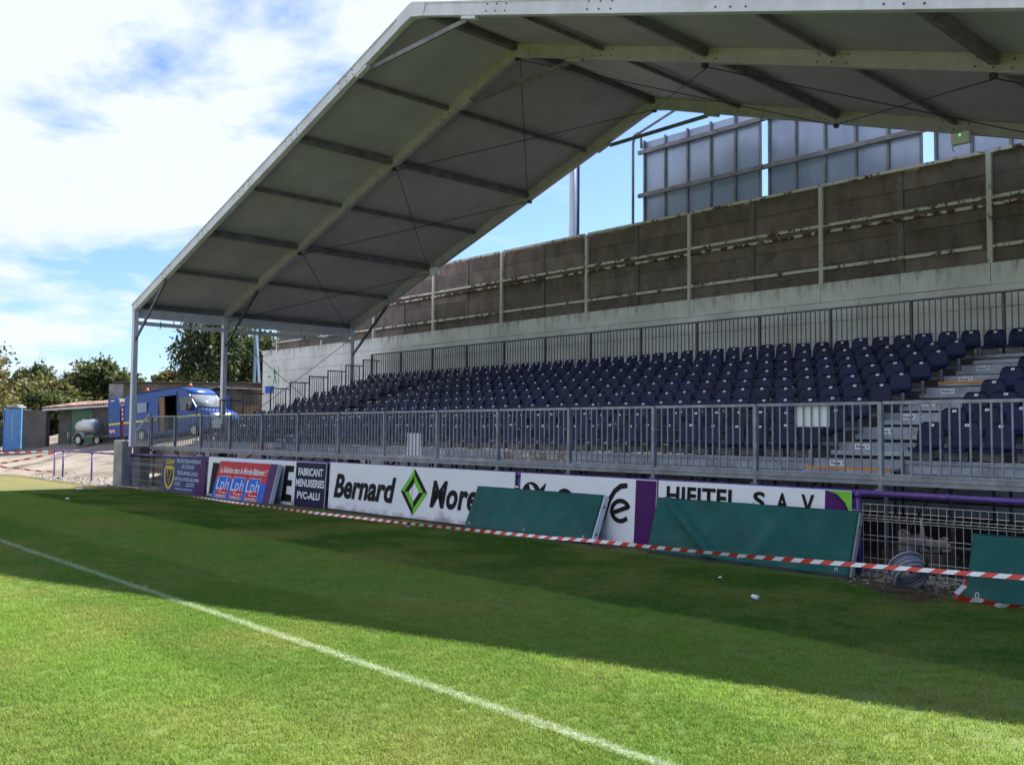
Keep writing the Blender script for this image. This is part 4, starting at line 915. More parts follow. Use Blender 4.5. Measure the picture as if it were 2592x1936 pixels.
tape('barrier_tape', 'loose end of barrier tape hanging beside the right-hand green cover', [(-4.42, 10.58, .32), (-4.43, 10.52, .22), (-4.50, 10.44, .12), (-4.50, 10.40, .03)], .075, .26, .7, 6)
tape('barrier_tape', 'crumpled barrier tape lying on the grass below the right-hand green cover', [(-4.50, 10.50, .06), (-4.3, 10.50, .075), (-4.05, 10.46, .055), (-3.8, 10.49, .075), (-3.4, 10.44, .055), (-2.8, 10.5, .055)], .075, .26, .9, 8, flat=True)
e = (-40.95, 11.88)
tape('barrier_tape', 'upper barrier tape running left from the top of the purple end post', sagged([(e[0], e[1], .93), (-48.5, 9.7, .75)], .05), .075, .8, .5, 2)
tape('barrier_tape', 'barrier tape drooping from the purple end post towards the straw grass', sagged([(e[0], e[1], .86), (-45.0, 10.6, .30), (-48.0, 9.3, .33)], .06), .075, .8, .6, 3)
tape('barrier_tape', 'lowest barrier tape trailing on the gravel beside the purple end post', sagged([(e[0] - .1, e[1], .10), (-43.5, 11.2, .16), (-45.2, 10.5, .30)], .03), .075, .8, .6, 5)

# ================================================================ things lying along the fence
g = thing('hose_coil', 'coil of grey ribbed hose with white stripes propped on the mesh', 'hose', (-5.40, 11.22, .185), (R(-48), R(-38), R(20)))
tor = MB()
for k in range(7):
    z = -.12 + .036 * k; rad = .165 + .012 * math.sin(k * 1.3)
    ring = [(rad * math.cos(a) * 1.12, rad * math.sin(a), z + .016 * a / 6.283) for a in np.linspace(0, 6.283, 27)]
    MB().tube(ring, .019, 7).build('coil_turn', 'hose', g, smooth=True)
    if k % 2 == 0:
        ring = [((rad + .0165) * math.cos(a) * 1.12, (rad + .0165) * math.sin(a), z + .012 + .016 * a / 6.283) for a in np.linspace(0, 6.283, 27)]
        MB().tube(ring, .0030, 5).build('stripe', 'tag', g)
MB().tube([(.18, 0, -.09), (.26, -.06, -.12), (.30, -.14, -.10)], .018, 7).build('hose_end', 'rubber', g, smooth=True)
def rock(b, x, y, z, r_, mi=0):
    n = 7; pts = []
    ang = [random.uniform(0, 6.28) for _ in range(2)]
    top = (x + random.uniform(-.3, .3) * r_, y + random.uniform(-.3, .3) * r_, z + r_ * random.uniform(.5, .8))
    ring = [(x + r_ * random.uniform(.75, 1.15) * math.cos(6.283 * k / n), y + r_ * random.uniform(.7, 1.1) * math.sin(6.283 * k / n), z + r_ * random.uniform(-.1, .3)) for k in range(n)]
    b.add([top] + ring, [(0, k + 1, (k + 1) % n + 1) for k in range(n)], mi)
b = MB()
for _ in range(1500):
    x = random.uniform(-6.5, -2.5); y = random.gauss(11.75, .42)
    if 10.85 < y < 13.2: rock(b, x, y, -.01, random.uniform(.010, .038))
stuff(b.build('gravel', 'stone'))
b = MB()
for _ in range(700):
    x = random.uniform(-42, -29.9); y = random.gauss(11.75, .35) if x < -33.5 else random.gauss(11.6, .25)
    if x < -32.9 or x > -32.5: rock(b, x, y, gz(x, y) - .01, random.uniform(.02, .09))
stuff(b.build('rubble', 'stone'))
def litter(name, label, x, y, s_, mat='tag'):
    b = MB(); z = gz(x, y) + .02; pts = []
    n = 9
    for k in range(n): 
        a = 6.283 * k / n; pts.append((s_ * random.uniform(.6, 1.1) * math.cos(a), s_ * .7 * random.uniform(.6, 1.1) * math.sin(a), random.uniform(0, .3) * s_))
    b.add([(0, 0, s_ * .55)] + pts, [(0, k + 1, (k + 1) % n + 1) for k in range(n)]); tag(b.build(name, mat, loc=(x, y, z)), label, 'litter')
litter('crumpled_paper', 'larger white scrap lying on brown grass near the concrete pier', -30.7, 9.7, .19); litter('crumpled_paper', 'small white scrap lying on the shaded grass left of the pier', -26.1, 7.93, .14); litter('crumpled_paper', 'tiny pale scrap on the shaded grass below the long creased cover', -7.2, 9.95, .035)
o = MB().tube([(-.042, 0, .027), (.042, .008, .034)], [.021, .027], 10).build('paper_cup', 'tag', smooth=True); o.location = (-6.04, 8.97, .012); o.rotation_euler = (0, R(8), R(-20)); tag(o, 'white paper cup lying on its side on the shaded grass', 'cup')
# rag and crate under the walkway
g = thing('cloth_bundle', 'grubby cloth hanging and heaped behind the white mesh panel', 'cloth', (-6.15, 12.75, .33))
v = []; f = []
for j in range(9):
    for i in range(9): v.append((i * .085 - .1 + random.uniform(-.03, .03), random.uniform(-.07, .07), .16 * math.sin(i * .9 + j) * math.exp(-i * .12) + j * .008 + random.uniform(-.03, .03)))
f = [(j * 9 + i, j * 9 + i + 1, j * 9 + i + 10, j * 9 + i + 9) for j in range(8) for i in range(8)]
MB().add(v, f).build('heap', 'rag', g, smooth=True)
MB().tube([(.22, -.05, .0), (.24, -.05, .2), (.21, -.04, .38)], [.05, .03, .008], 7).build('hanging_strip', 'rag', g, smooth=True)
o = bevel(MB().box(0, .85, 0, .4, 0, .26).build('timber_block', 'bark'), .01); o.location = (-6.45, 12.62, -.02); tag(o, 'dark brown timber block under the cloth behind the white mesh panel', 'timber')

# ================================================================ van
VAN = thing('van', 'blue van with yellow stripe, open sliding door and orange beacons', 'van', (-50.75, 18.15, 1.08), (0, -.077, R(19.6)))
VL, VW = 6.2, 2.0      # local: x forward from the rear, y left (right flank at y=0), z up
def van_half(): pass
prof = [(0.0, .42), (0.0, 1.9), (.04, 2.40), (.14, 2.52), (3.6, 2.60), (4.15, 2.56), (4.55, 2.40), (4.75, 2.22), (5.30, 1.48), (5.42, 1.38), (6.02, 1.16), (6.18, .98), (6.22, .45), (6.0, .34)]
# body sides are built panel by panel so that the sliding doorway is a real hole
def inset(z): return .0 if z < 1.25 else (z - 1.25) * .085
def side(yf, sgn, name):
    b = MB()
    cells = [[(0, .36), (0, 1.9), (.04, 2.40), (.10, 2.48), (2.55, 2.54), (2.55, .36)], [(2.55, 2.22), (2.55, 2.54), (3.6, 2.56), (3.95, 2.54), (3.95, 2.22)],
             [(2.55, .30), (2.55, .42), (3.95, .42), (3.95, .30)],
             [(3.95, .30), (3.95, 1.30), (5.30, 1.30), (5.42, 1.38), (6.02, 1.16), (6.16, .98), (6.2, .45), (6.0, .34)],
             [(3.95, 1.30), (3.95, 2.54), (4.15, 2.52), (4.55, 2.38), (4.75, 2.20), (4.70, 2.10), (4.12, 2.10), (4.12, 1.36), (5.05, 1.36), (5.05, 1.30)],
             [(4.75, 2.20), (5.30, 1.48), (5.35, 1.33), (5.05, 1.31), (5.05, 1.40), (5.18, 1.42), (4.68, 2.10)]]
    if sgn < 0: pass
    else: cells[1] = [(2.55, .36), (2.55, 2.54), (3.6, 2.56), (3.95, 2.54), (3.95, .36)]
    for c in cells:
        n = len(c); area = sum(c[i][0] * c[(i + 1) % n][1] - c[(i + 1) % n][0] * c[i][1] for i in range(n)); c = c if area > 0 else c[::-1]
        vv = [(x, yf - sgn * inset(z), z) for x, z in c] + [(x, yf - sgn * (inset(z) + .05), z) for x, z in c]
        fo = tuple(range(n)); fi = tuple(reversed(range(n, 2 * n)))
        b.add(vv, [fo if sgn < 0 else tuple(reversed(fo)), fi if sgn < 0 else tuple(reversed(fi))] + [((i, i + n, (i + 1) % n + n, (i + 1) % n) if sgn < 0 else (i, (i + 1) % n, (i + 1) % n + n, i + n)) for i in range(n)])
    return b.build(name, 'vanblue', VAN)
side(0.0, -1, 'body_side'); side(VW, 1, 'body_side')
def across(name, pts, mat, y0=0.0, y1=VW, t=.03, par=None):
    """a skin running across the van through pts in (x, z)"""
    b = MB(); v = []
    for x, z in pts: v += [(x, y0 + inset(z), z), (x, y1 - inset(z), z), (x, (y0 + y1) / 2, z + (.035 if z > 2.3 else 0))]
    f = []
    for i in range(len(pts) - 1):
        a = 3 * i; c = a + 3; f += [(a, a + 2, c + 2, c), (a + 2, a + 1, c + 1, c + 2)]
    o = b.add(v, f).build(name, mat, par or VAN, smooth=True); s_ = o.modifiers.new('thickness', 'SOLIDIFY'); s_.thickness = t; s_.offset = 0; return o
across('roof', [(.02, 2.42), (.10, 2.50), (.5, 2.55), (2.5, 2.595), (3.6, 2.60), (4.15, 2.56), (4.55, 2.41), (4.78, 2.20)], 'vanblue')
across('windscreen', [(4.80, 2.17), (5.06, 1.81), (5.30, 1.50)], 'glass_pale', .07, VW - .07)
across('bonnet', [(5.30, 1.47), (5.42, 1.385), (5.75, 1.29), (6.02, 1.17), (6.17, .99)], 'vanblue')
across('front_panel', [(6.17, .99), (6.22, .70)], 'vanblue'); bevel(MB().box(6.05, 6.30, .02, VW - .02, .34, .70).build('bumper', 'rubber', VAN), .06, 2)
plate_ = MB().box(6.19, 6.235, .62, VW - .62, .80, .95).build('grille', 'dark', VAN)
MB().add([(6.10, .45, 1.135), (6.10, VW - .45, 1.135), (6.186, VW - .45, 1.0), (6.186, .45, 1.0)], [(0, 1, 2, 3)]).build('front_stripe', 'vanyellow', VAN)
MB().add([(5.50, .2, 1.375), (5.50, VW - .2, 1.375), (5.62, VW - .2, 1.345), (5.62, .2, 1.345)], [(0, 1, 2, 3)]).build('front_marking', 'tape_r', VAN)
for k in range(4): MB().box(5.505, 5.615, .35 + .4 * k, .52 + .4 * k, 1.372, 1.380).build('front_marking', 'tape_w', VAN)
for y in (.06, VW - .44): bevel(MB().box(6.0, 6.215, y, y + .38, .86, 1.10).build('headlight', 'glass_pale', VAN), .05, 2)
for y0, s_ in ((-.012, -1),):
    MB().box(4.15, 5.02, .02, .03, 1.38, 2.08).build('cab_window', 'glass', VAN)
    o = MB().add([(5.02, .025, 1.40), (5.16, .025, 1.43), (4.70, .07, 2.08), (5.02, .06, 1.62)], [(0, 1, 3), (1, 2, 3)]).build('quarter_window', 'glass', VAN)
MB().box(3.935, 3.95, -.006, .0, .5, 2.2).build('door_seam', 'dark', VAN); MB().box(4.99, 5.03, .012, .02, 1.36, 1.72).build('window_bar', 'dark', VAN)
MB().box(4.06, 4.07, .0, .012, 1.30, 2.1).box(3.97, 3.98, -.005, .0, .5, 1.3).box(5.20, 5.21, -.005, .0, .62, 1.3).box(.02, 2.5, -.005, -.001, .62, .64).build('panel_seam', 'dark', VAN); MB().box(4.05, 4.25, -.02, -.004, 1.14, 1.19).build('door_handle', 'dark', VAN); MB().beam((5.28, .5, 1.53), (5.05, 1.0, 1.86), .02, .02).beam((5.28, 1.1, 1.54), (5.08, 1.6, 1.82), .02, .02).build('wiper', 'dark', VAN)
bevel(MB().box(4.92, 5.05, -.30, -.04, 1.32, 1.68).build('wing_mirror', 'rubber', VAN), .03, 2)
bevel(MB().box(1.05, 1.75, .005, .028, 1.50, 2.02).build('side_window', 'billb', VAN), .02)
for x0, x1 in ((.0, 2.54), (3.96, 5.6)): MB().box(x0, x1, -.004, -.0005, 1.02, 1.12).build('side_stripe', 'vanyellow', VAN)
for x, y in ((1.15, .6), (3.95, .95)):
    z = 2.60; MB().tube([(x, y, z - .03), (x, y, z + .05)], .09, 10).build('beacon_base', 'dark', VAN); MB().tube([(x, y, z + .05), (x, y, z + .17), (x, y, z + .24)], [.09, .085, .03], 12).build('beacon', 'beacon', VAN, smooth=True)
MB().box(.06, 3.9, .06, VW - .06, .40, .46).build('cargo_floor', 'wood', VAN); MB().box(3.9, 3.94, .06, VW - .3, .46, 2.4).build('bulkhead', 'dark', VAN); MB().box(.1, 3.88, VW - .20, VW - .17, .47, 2.35).box(.1, 3.88, .25, VW - .2, 2.36, 2.40).box(.1, 2.4, .16, .18, .47, 2.3).build('cargo_shade_sheet', 'dark', VAN)  # last piece: dark sheets added so the open cargo space looks shaded
sh_ = thing_ = MB().box(2.56, 2.95, .1, .16, .46, 2.2).box(2.58, 2.9, .1, 1.0, .5, .53).build('shelf_rack', 'wood', VAN)
for z in (.9, 1.3, 1.7, 2.1): MB().box(2.60, 3.3, 1.1, VW - .1, z, z + .03).build('shelf', 'wood', VAN)
MB().box(3.0, 3.5, 1.2, 1.8, .93, 1.2).box(3.0, 3.4, 1.2, 1.7, 1.33, 1.55).build('tool_box', 'galv', VAN)
# rear door swung straight back, and the frame
dr = MB().prism([(-.22, .40), (-.22, 2.1), (-.30, 2.38), (-.42, 2.46), (-1.12, 2.44), (-1.12, .40)], -.03, .03).build('rear_door', 'vanblue', VAN)
MB().box(-1.11, -.23, -.0345, -.0305, 1.02, 1.12).build('door_stripe', 'vanyellow', dr); MB().box(-.90, -.62, -.0345, -.0305, 2.27, 2.33).build('door_badge', 'tag', dr)
for k in range(5): MB().prism([(-1.10 + .11 * k, .62), (-1.10 + .11 * k + .11, .62), (-1.10 + .11 * k + .05, .78), (-1.10 + .11 * k - .06 + .0, .78)], -.0345, -.0305).build('door_chevron', 'tape_r' if k % 2 == 0 else 'tape_w', dr)
for k in range(6): MB().box(-.12, -.04, .0, .05, 1.25 + .12 * k, 1.365 + .12 * k).build('rear_reflector', 'tape_r' if k % 2 else 'tape_w', VAN)
MB().box(-.14, -.02, .02, .10, .45, 1.24).build('rear_light', 'red', VAN); MB().box(-.10, .0, .1, VW - .1, .32, .48).build('rear_bumper', 'rubber', VAN); MB().box(0.0, .03, VW - 1.0, VW - .02, .45, 2.4).build('closed_rear_door', 'vanblue', VAN)
MB().box(.1, 6.0, .15, VW - .15, .22, .40).build('underbody', 'dark', VAN)
for x in (1.35, 5.15):
    for y in (-.02, VW - .2):
        w_ = MB().tube([(x, y, .34), (x, y + .22, .34)], .34, 20).build('wheel', 'rubber', VAN); MB().tube([(x, y - .006, .34), (x, y + .0, .34)], .20, 16).build('rim', 'tank', w_)
        if y < 0: MB().tube([(x, y + .215, .34), (x, y + .216, .34)], .40, 20).build('wheel_arch', 'dark', VAN)

# tank trailer
TR = thing('tank_trailer', 'small silver tank trailer on one axle behind the blue van', 'trailer', (-53.6, 17.3, .94), (0, -.05, R(19)))
prof_ = [(-.72, .05), (-.70, .26), (-.64, .36), (-.4, .40), (.55, .40), (.70, .36), (.76, .22), (.78, .05)]
MB().tube([(x, 0, .98) for x, r_ in prof_], [r_ * 1.05 for x, r_ in prof_], 24).build('tank', 'tank', TR, smooth=True)
MB().tube([(-.3, 0, 1.36), (-.3, 0, 1.44)], .16, 14).build('hatch', 'tank', TR); MB().tube([(.2, 0, 1.38), (.2, 0, 1.43)], .05, 10).build('filler_cap', 'tank', TR)
MB().box(-.85, .95, -.45, -.38, .44, .52).box(-.85, .95, .38, .45, .44, .52).box(-.85, -.78, -.45, .45, .44, .52).box(.9, .97, -.45, .45, .44, .52).build('chassis', 'galv', TR)
MB().beam((.95, 0, .46), (2.3, 0, .44), .07, .08).build('drawbar', 'galv_dark', TR); MB().box(-.9, -.85, -.5, .5, .50, .66).build('tail_board', 'galv', TR); MB().box(-.93, -.88, -.62, -.52, .42, .75).build('tail_light', 'tank', TR)
for y in (-.66, .50):
    w_ = MB().tube([(0, y, .29), (0, y + .16, .29)], .29, 20).build('wheel', 'rubber', TR); MB().tube([(0, y - .006, .29), (0, y, .29)], .18, 16).build('rim', 'tank', w_)
    arc = [(.40 * math.cos(a), y + .08, .29 + .40 * math.sin(a)) for a in np.linspace(.15, math.pi - .15, 12)]
    b = MB()
    for p, q in zip(arc, arc[1:]): b.beam(p, q, .22, .02, up=(p[0], 0, p[2] - .29))
    b.build('mudguard', 'tank', TR)

# ================================================================ yard buildings
dx, dy = .833, .553  # along the row of sheds
g = thing('blue_gate', 'tall narrow sky blue metal door in a stone capped gate pier', 'gate', (-61.35, 15.45, .45), (0, 0, R(40)))
MB().box(-.52, .52, .0, .06, .05, 2.52).build('door_leaf', 'doorblue', g); MB().box(-.015, .015, -.012, -.001, .7, 2.25).build('middle_bar', 'paleprint', g); MB().box(-.50, .50, -.014, -.001, .52, .56).build('cross_bar', 'doorblue', g)
for x in (-.58, .53): MB().box(x, x + .05, -.03, .08, 0, 2.56).build('side_frame', 'doorblue', g)
MB().box(-.55, .6, .10, .8, 0, 2.52).build('pier', 'render', g); bevel(MB().box(-.42, .32, .0, .8, 2.57, 2.70).build('capping_stone', 'conc', g), .05, 2); bevel(MB().box(-.30, .2, .1, .7, 2.703, 2.80).build('capping_stone', 'conc', g), .04, 2)
def rot_thing(name, label, cat, p, q, z):
    a = math.atan2(q[1] - p[1], q[0] - p[0]); return thing(name, label, cat, (p[0], p[1], z), (0, 0, a)), math.hypot(q[0] - p[0], q[1] - p[1])
g, ln = rot_thing('rendered_wall', 'dark grey rendered wall between the blue door and the tiled shed', 'wall', (-60.75, 15.85), (-58.55, 16.5), .4)
MB().box(0, ln, 0, .25, 0, 2.5).build('wall', 'render', g)
g, ln = rot_thing('tiled_shed', 'low shed with clay tile roof and a faded green door', 'shed', (-58.45, 16.55), (-54.85, 17.9), .5)
MB().box(.3, 1.95, .5, .7, 0, 2.45).build('wall', 'render', g); MB().box(3.85, 9.3, 0, .2, 0, 2.66).build('wall', 'render', g); MB().box(.3, .42, .7, 2.2, 0, 2.45).build('side_wall', 'render', g)
MB().box(1.97, 3.83, .02, .1, .1, 2.44).build('green_door', 'doorgreen', g); MB().box(1.94, 1.99, -.02, .0, 0, 2.48).box(3.81, 3.86, -.02, .0, 0, 2.5).build('door_post', 'render', g)
MB().box(.08, .2, .9, 1.0, .9, 2.35).build('gap_light_slab', 'white', g); MB().box(0, 9.3, 2.2, 2.4, 0, 2.6).build('rear_wall', 'render', g)  # white slab stands in for light showing through the gap
MB().beam((-.1, -.25, 2.40), (9.3, -.25, 2.76), .05, .12).build('fascia', 'alu', g)
tm = MB(); n = 7
half = [(.105 * math.cos(a), 0, .05 * math.sin(a)) for a in np.linspace(0, math.pi, n)]
ln_t = .62
tm.add([(x, 0, z) for x, _, z in half] + [(x * .85, ln_t, z * .85) for x, _, z in half], [(i, i + 1, n + i + 1, n + i) for i in range(n - 1)])
TILE = tm.mesh('tile', 'tile')
RZ = lambda x, y: 2.475 + .0385 * x + .155 * (y + .35)
MB().add([(-.2, -.35, RZ(-.2, -.35)), (9.4, -.35, RZ(9.4, -.35)), (9.4, 2.3, RZ(9.4, 2.3)), (-.2, 2.3, RZ(-.2, 2.3))], [(0, 1, 2, 3)]).build('roof_boarding', 'tile', g)
for r_ in range(5):
    for c_ in range(44):
        x = -.1 + .215 * c_; y = -.35 + .52 * r_
        link('tile', TILE, g, (x, y, RZ(x, y) + .035 + random.uniform(-.012, .012)), (R(9), 0, R(random.uniform(-3, 3))))
g, ln = rot_thing('old_wall', 'long stained brown rendered wall behind the blue van', 'wall', (-57.6, 19.9), (-43.5, 35.5), 1.2)
ln = 15.2
MB().box(0, ln, 0, .4, -.5, 3.35).build('wall', 'brownwall', g)
for k in range(15): bevel(MB().box(ln * k / 15 + .01, ln * (k + 1) / 15 - .01, -.09, .5, 3.352, 3.45 + random.uniform(-.012, .012)).build('coping_stone', 'bark', g), .02)
MB().box(-.25, .62, -.06, .46, -.5, 3.30).build('end_pier', 'conc', g); MB().box(10.2, 13.4, -.03, -.002, 1.2, 3.25).build('rendered_patch', 'conc', g)
# small hut
g = thing('hut', 'small rendered hut with a curved roof and a sky blue door', 'hut', (-48.6, 21.9, 1.6), (0, 0, R(42)))
MB().box(0, .40, 0, .12, 0, 2.35).box(.40, 1.0, 0, .12, 2.12, 2.35).box(1.0, 2.9, 0, .12, 0, 2.35).box(0, 2.9, 1.8, 1.92, 0, 2.35).box(0, .12, .12, 1.8, 0, 2.35).box(2.78, 2.9, .12, 1.8, 0, 2.35).build('wall', 'brownwall', g)
MB().box(.41, .99, .05, .09, .0, 2.11).build('door', 'doorblue', g)
b = MB(); rf = [(-.25, 2.34), (0.1, 2.48), (.45, 2.56), (.8, 2.50), (3.3, 2.42), (3.3, 2.36), (.8, 2.42), (.45, 2.48), (.1, 2.40), (-.25, 2.27)]
b.prism(rf, -.3, 2.1).build('roof', 'ply', g)
g = thing('plank_gate', 'brown timber plank gate beside the small hut', 'gate', (-46.9, 22.3, 1.5), (0, 0, R(48)))
for k in range(9): MB().box(.24 * k, .24 * k + .225, 0, .03, .1, 1.62 + random.uniform(-.02, .02)).build('plank', 'wood', g)
for z in (.4, 1.3): MB().box(0, 2.15, .032, .07, z, z + .09).build('cross_rail', 'wood', g)
# emergency exit sign on the white wall
g = thing('exit_sign', 'pale emergency exit sign with a green running figure on the white wall', 'sign', (-42.25, 21.80, 3.74))
MB().box(.1, 1.18, 0, .02, .22, 1.18).build('sign_panel', 'signpale', g); MB().box(-.1, .72, -.004, .018, -.12, .215).build('blue_panel', 'lblue', g)
def sg(pts, w_): stroke(g, 'running_figure', pts, w_, 'signgreen', y=-.006)
hd = [(.80 + .05 * math.cos(a), 1.05 + .055 * math.sin(a)) for a in np.linspace(0, 6.283, 13)[:-1]]; poly(g, 'running_figure', hd, 'signgreen', y=-.008)
sg([(.85, .96), (.86, .70)], .10); sg([(.85, .94), (.72, .82), (.68, .88)], .05); sg([(.87, .94), (1.0, .88), (1.0, .76)], .05); sg([(.85, .70), (.80, .52), (.72, .30)], .06); sg([(.87, .70), (.95, .52), (.93, .36), (1.04, .36)], .06); sg([(.18, .66), (.46, .66)], .05)

# ================================================================ floodlight mast and pole
g = thing('floodlight_mast', 'pale round floodlight mast with a dark ladder, far behind the wall', 'mast', (-48.6, 49.3, 0))
MB().tube([(0, 0, 0), (0, 0, 14), (0, 0, 28)], [.42, .30, .20], 16).build('mast_tube', 'mastm', g, smooth=True)
c = Vector((.66, .73, 0)).normalized() * .39
MB().box(c.x - .07, c.x + .07, c.y - .07, c.y + .07, 1, 27).build('ladder', 'dark', g)
for k in range(10): MB().tube([(0, 0, 3 + 2.5 * k), (c.x, c.y, 3 + 2.5 * k)], .03, 6).build('ladder_bracket', 'mastm', g)
MB().box(-2.4, 2.4, -.2, .2, 26.6, 28.6).build('lamp_frame', 'mastm', g)
g = thing('lattice_pole', 'pale blue two legged pole beside the dark tree', 'pole', (-57.9, 29.0, 1.5))
MB().beam((-.15, 0, 0), (.12, 0, 6.9), .16, .16).build('leg', 'bluepale', g); MB().beam((.95, .15, 0), (.16, 0, 6.9), .14, .14).build('leg', 'bluepale', g)

# ================================================================ trees and bushes
def foliage(centre, rad, nclump, per, lsize, seed, droop=0.0, shell=.55, csize=.28, flat=1.0):
    r_ = np.random.default_rng(seed)
    d = r_.normal(size=(nclump, 3)); d /= np.linalg.norm(d, axis=1)[:, None]; rr_ = shell + (1 - shell) * r_.random(nclump) ** .6
    lob = 1 + .22 * np.sin(d[:, 0] * 5 + seed) * np.cos(d[:, 1] * 4 + d[:, 2] * 3.3 + seed * 2)
    c = d * (rr_ * lob)[:, None] * np.array(rad)
    cs = csize * min(rad) * (.5 + r_.random(nclump))
    p = np.repeat(c, per, 0) + r_.normal(size=(nclump * per, 3)) * np.repeat(cs, per)[:, None] * np.array([.5, .5, .38 * flat])
    if droop: 
        t = r_.random(len(p)); p[:, 2] -= droop * t ** 2 * np.clip(np.linalg.norm(p[:, :2], axis=1) / max(rad[:2]), 0, 1.2)
    p += np.array(centre)
    n = len(p); a = r_.normal(size=(n, 3)); a /= np.linalg.norm(a, axis=1)[:, None]; b_ = np.cross(a, r_.normal(size=(n, 3))); b_ /= np.linalg.norm(b_, axis=1)[:, None]
    if droop: a[:, 2] -= .9; a /= np.linalg.norm(a, axis=1)[:, None]
    s_ = lsize * (.6 + .8 * r_.random(n))[:, None]
    v = np.stack([p - a * s_ - b_ * s_ * .12, p - a * s_ * .1 - b_ * s_ * .5, p + a * s_, p - a * s_ * .1 + b_ * s_ * .5], 1).reshape(-1, 3)
    me = bpy.data.meshes.new('crown'); me.vertices.add(4 * n); me.vertices.foreach_set('co', v.ravel()); me.loops.add(4 * n); me.loops.foreach_set('vertex_index', np.arange(4 * n, dtype=np.int32)); me.polygons.add(n); me.polygons.foreach_set('loop_start', np.arange(0, 4 * n, 4, dtype=np.int32)); me.polygons.foreach_set('loop_total', np.full(n, 4, dtype=np.int32)); me.update(); me.validate(); return me
def tree(name, label, cat, x, y, z0, h, rad, mat, seed, nclump=150, per=26, lsize=.16, droop=0.0, trunk=True, twigs=0, group=None, low=.0, csize=.28, cz=None):
    r_ = random.Random(seed); g = thing(name, label, cat, (x, y, z0), group=group)
    czz = cz if cz is not None else h - rad[2] * .92
    me = foliage((0, 0, czz), rad, nclump, per, lsize, seed, droop, csize=csize); me.materials.append(MT[mat]); link('crown', me, g)
    b = MB()
    if trunk: b.tube([(0, 0, -.3), (.05, .05, h * .3), (-.05, .1, h * .62), (.1, .0, h * .88)], [.035 * h * .6, .03 * h * .55, .02 * h * .5, .01], 8)
    for _ in range(9 + twigs):
        a = r_.uniform(0, 6.283); t = r_.uniform(.25, .7); e_ = (rad[0] * r_.uniform(.5, .95) * math.cos(a), rad[1] * r_.uniform(.5, .95) * math.sin(a), czz + rad[2] * r_.uniform(-.2, .8))
        s0 = (0, 0, h * t * .8); md_ = tuple((s0[k] * .45 + e_[k] * .55) + r_.uniform(-.15, .15) for k in range(3)); b.tube([s0, md_, e_], [.05 + .004 * h, .03, .008], 6)
    b.build('trunk', 'bark', g, smooth=True)
    for _ in range(twigs):
        a = r_.uniform(0, 6.283); rr_ = r_.uniform(0, .7); s0 = (rad[0] * rr_ * math.cos(a), rad[1] * rr_ * math.sin(a), czz + rad[2] * .6); e_ = (s0[0] + r_.uniform(-.3, .3), s0[1] + r_.uniform(-.3, .3), s0[2] + r_.uniform(.9, 2.0))
        MB().tube([s0, e_], [.02, .006], 5).build('bare_twig', 'bark', g)
    return g
def px(S_x, d, off=0.0):
    l_ = (S_x - 1296) / 2408.48 * d; return (-.745 * d + .667 * l_, .667 * d + .745 * l_)
x, y = px(560, 64); tree('weeping_tree', 'big dark drooping tree behind the brown wall and hut', 'tree', x, y, 1.5, 8.0, (3.1, 3.1, 2.6), 'leaf_dark', 11, 230, 44, .17, droop=1.6, twigs=3, csize=.22)
x, y = px(655, 66); tree('weeping_tree', 'second dark drooping tree just left of the white wall end', 'tree', x, y, 1.5, 7.0, (1.9, 1.9, 2.5), 'leaf_dark', 12, 120, 40, .16, droop=1.2, csize=.24)
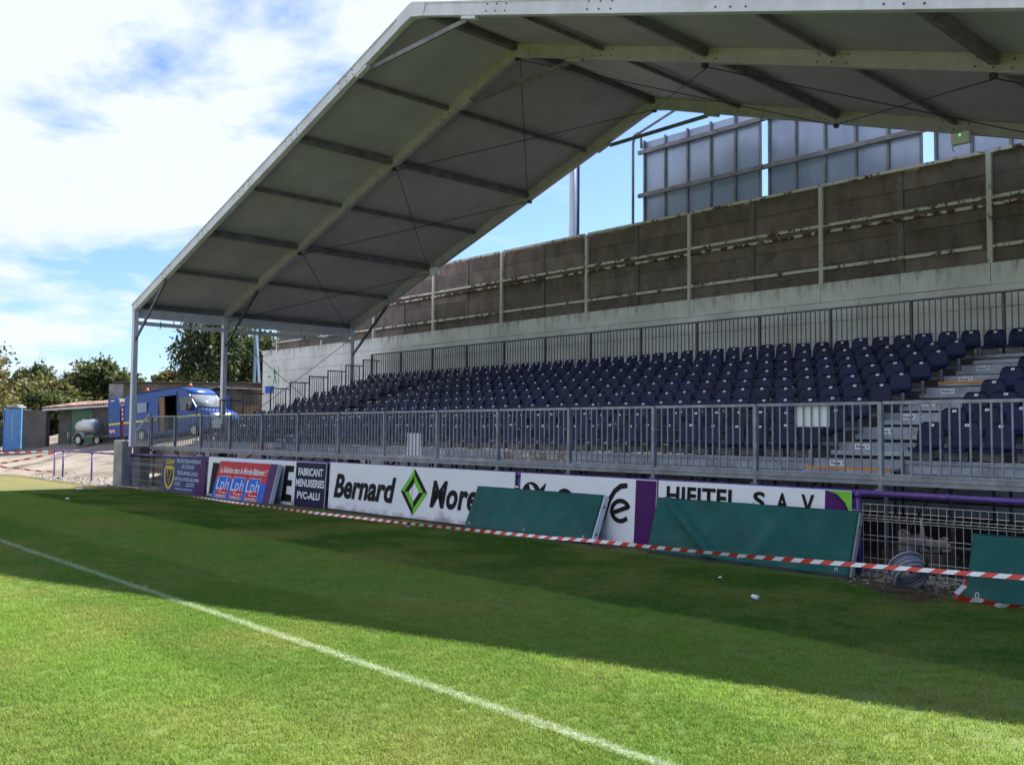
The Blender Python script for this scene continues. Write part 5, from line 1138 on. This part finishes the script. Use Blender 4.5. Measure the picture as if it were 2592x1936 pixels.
bs = [  # photo x, distance, height, radii, material, label
 (-60, 70, 6.9, (2.4, 2.4, 2.6), 'leaf_dry', 'tallest bush at the left edge with thin reddish tops', 3), (35, 66, 4.3, (2.6, 2.4, 1.7), 'leaf_dry', 'broad dry bush behind the blue door', 4), (85, 72, 5.6, (1.5, 1.5, 1.8), 'leaf', 'upright bush with bare twigs left of the orange house', 7),
 (112, 66, 4.2, (2.5, 2.4, 1.6), 'leaf_dry', 'yellowing round bush above the grey rendered wall', 2), (150, 75, 4.8, (1.5, 1.5, 1.6), 'leaf', 'green bush left of the orange gable', 3), (190, 78, 5.3, (1.8, 1.8, 1.3), 'leaf_dark', 'dark flat topped conifer behind the orange gable', 0),
 (232, 70, 5.9, (1.5, 1.5, 1.9), 'leaf', 'taller of two green trees above the tiled roof', 1), (268, 70, 5.8, (1.5, 1.5, 2.1), 'leaf', 'right-hand of two green trees above the tiled roof', 1), (318, 74, 5.2, (1.3, 1.3, 1.2), 'leaf', 'low leafy top showing over the brown wall by the corner post', 2), (425, 72, 5.4, (1.1, 1.1, .9), 'leaf_dry', 'small pale treetop peeping over the brown wall', 2), (455, 74, 5.5, (1.4, 1.4, 1.0), 'leaf_dry', 'low yellowish treetop just left of the dark drooping tree', 2)]
for i, (sx_, d, h_, rd, mt_, lb, tw) in enumerate(bs):
    x, y = px(sx_, d); tree('bush' if h_ < 6.5 else 'tree', lb, 'bush' if h_ < 6.5 else 'tree', x, y, .8, h_, rd, mt_, 20 + i, int(70 + 22 * rd[0] * rd[2]), 30, .17, twigs=tw, csize=.30)
for i, (sx_, d, h_, lb) in enumerate(((-30, 62, 3.0, 'low scrub left of the blue door at the picture edge'), (10, 61, 2.6, 'low scrub right behind the blue door'), (120, 64, 3.6, 'low scrub over the grey rendered wall'), (70, 63.5, 3.4, 'low scrub just right of the blue door'), (165, 66, 3.6, 'low scrub at the start of the tiled roof'))):
    x, y = px(sx_, d); tree('scrub', lb, 'bush', x, y, .7, h_, (1.9, 1.9, 1.3), 'leaf_dry' if i % 2 else 'leaf', 50 + i, 110, 30, .15, trunk=False)
x, y = px(188, 95); g = thing('orange_house', 'distant orange house gable showing between the bushes', 'house', (x, y, .5), (0, 0, R(40)))
MB().prism([(-2.2, 0), (2.2, 0), (2.2, 4.6), (0, 5.7), (-2.2, 4.6)], 0, 6).build('wall', 'orangewall', g)
MB().prism([(-2.5, 4.5), (0, 5.78), (2.5, 4.5), (2.5, 4.65), (0, 5.95), (-2.5, 4.65)], -.25, 6.25).build('roof', 'tile', g)
x, y = px(-20, 58); g, ln = rot_thing('stone_wall', 'rough stone wall running left from the blue door', 'wall', (x - 4, y - 3.2), (-61.9, 14.7), .2)
for r_ in range(4):
    xx = 0.0
    while xx < ln - .1:
        w_ = min(random.uniform(.5, .9), ln - xx); bevel(MB().box(xx + .01, xx + w_ - .01, random.uniform(-.03, .02), .4, .42 * r_ + .005, .42 * (r_ + 1) - .01).build('stone', 'stone', g), .03); xx += w_
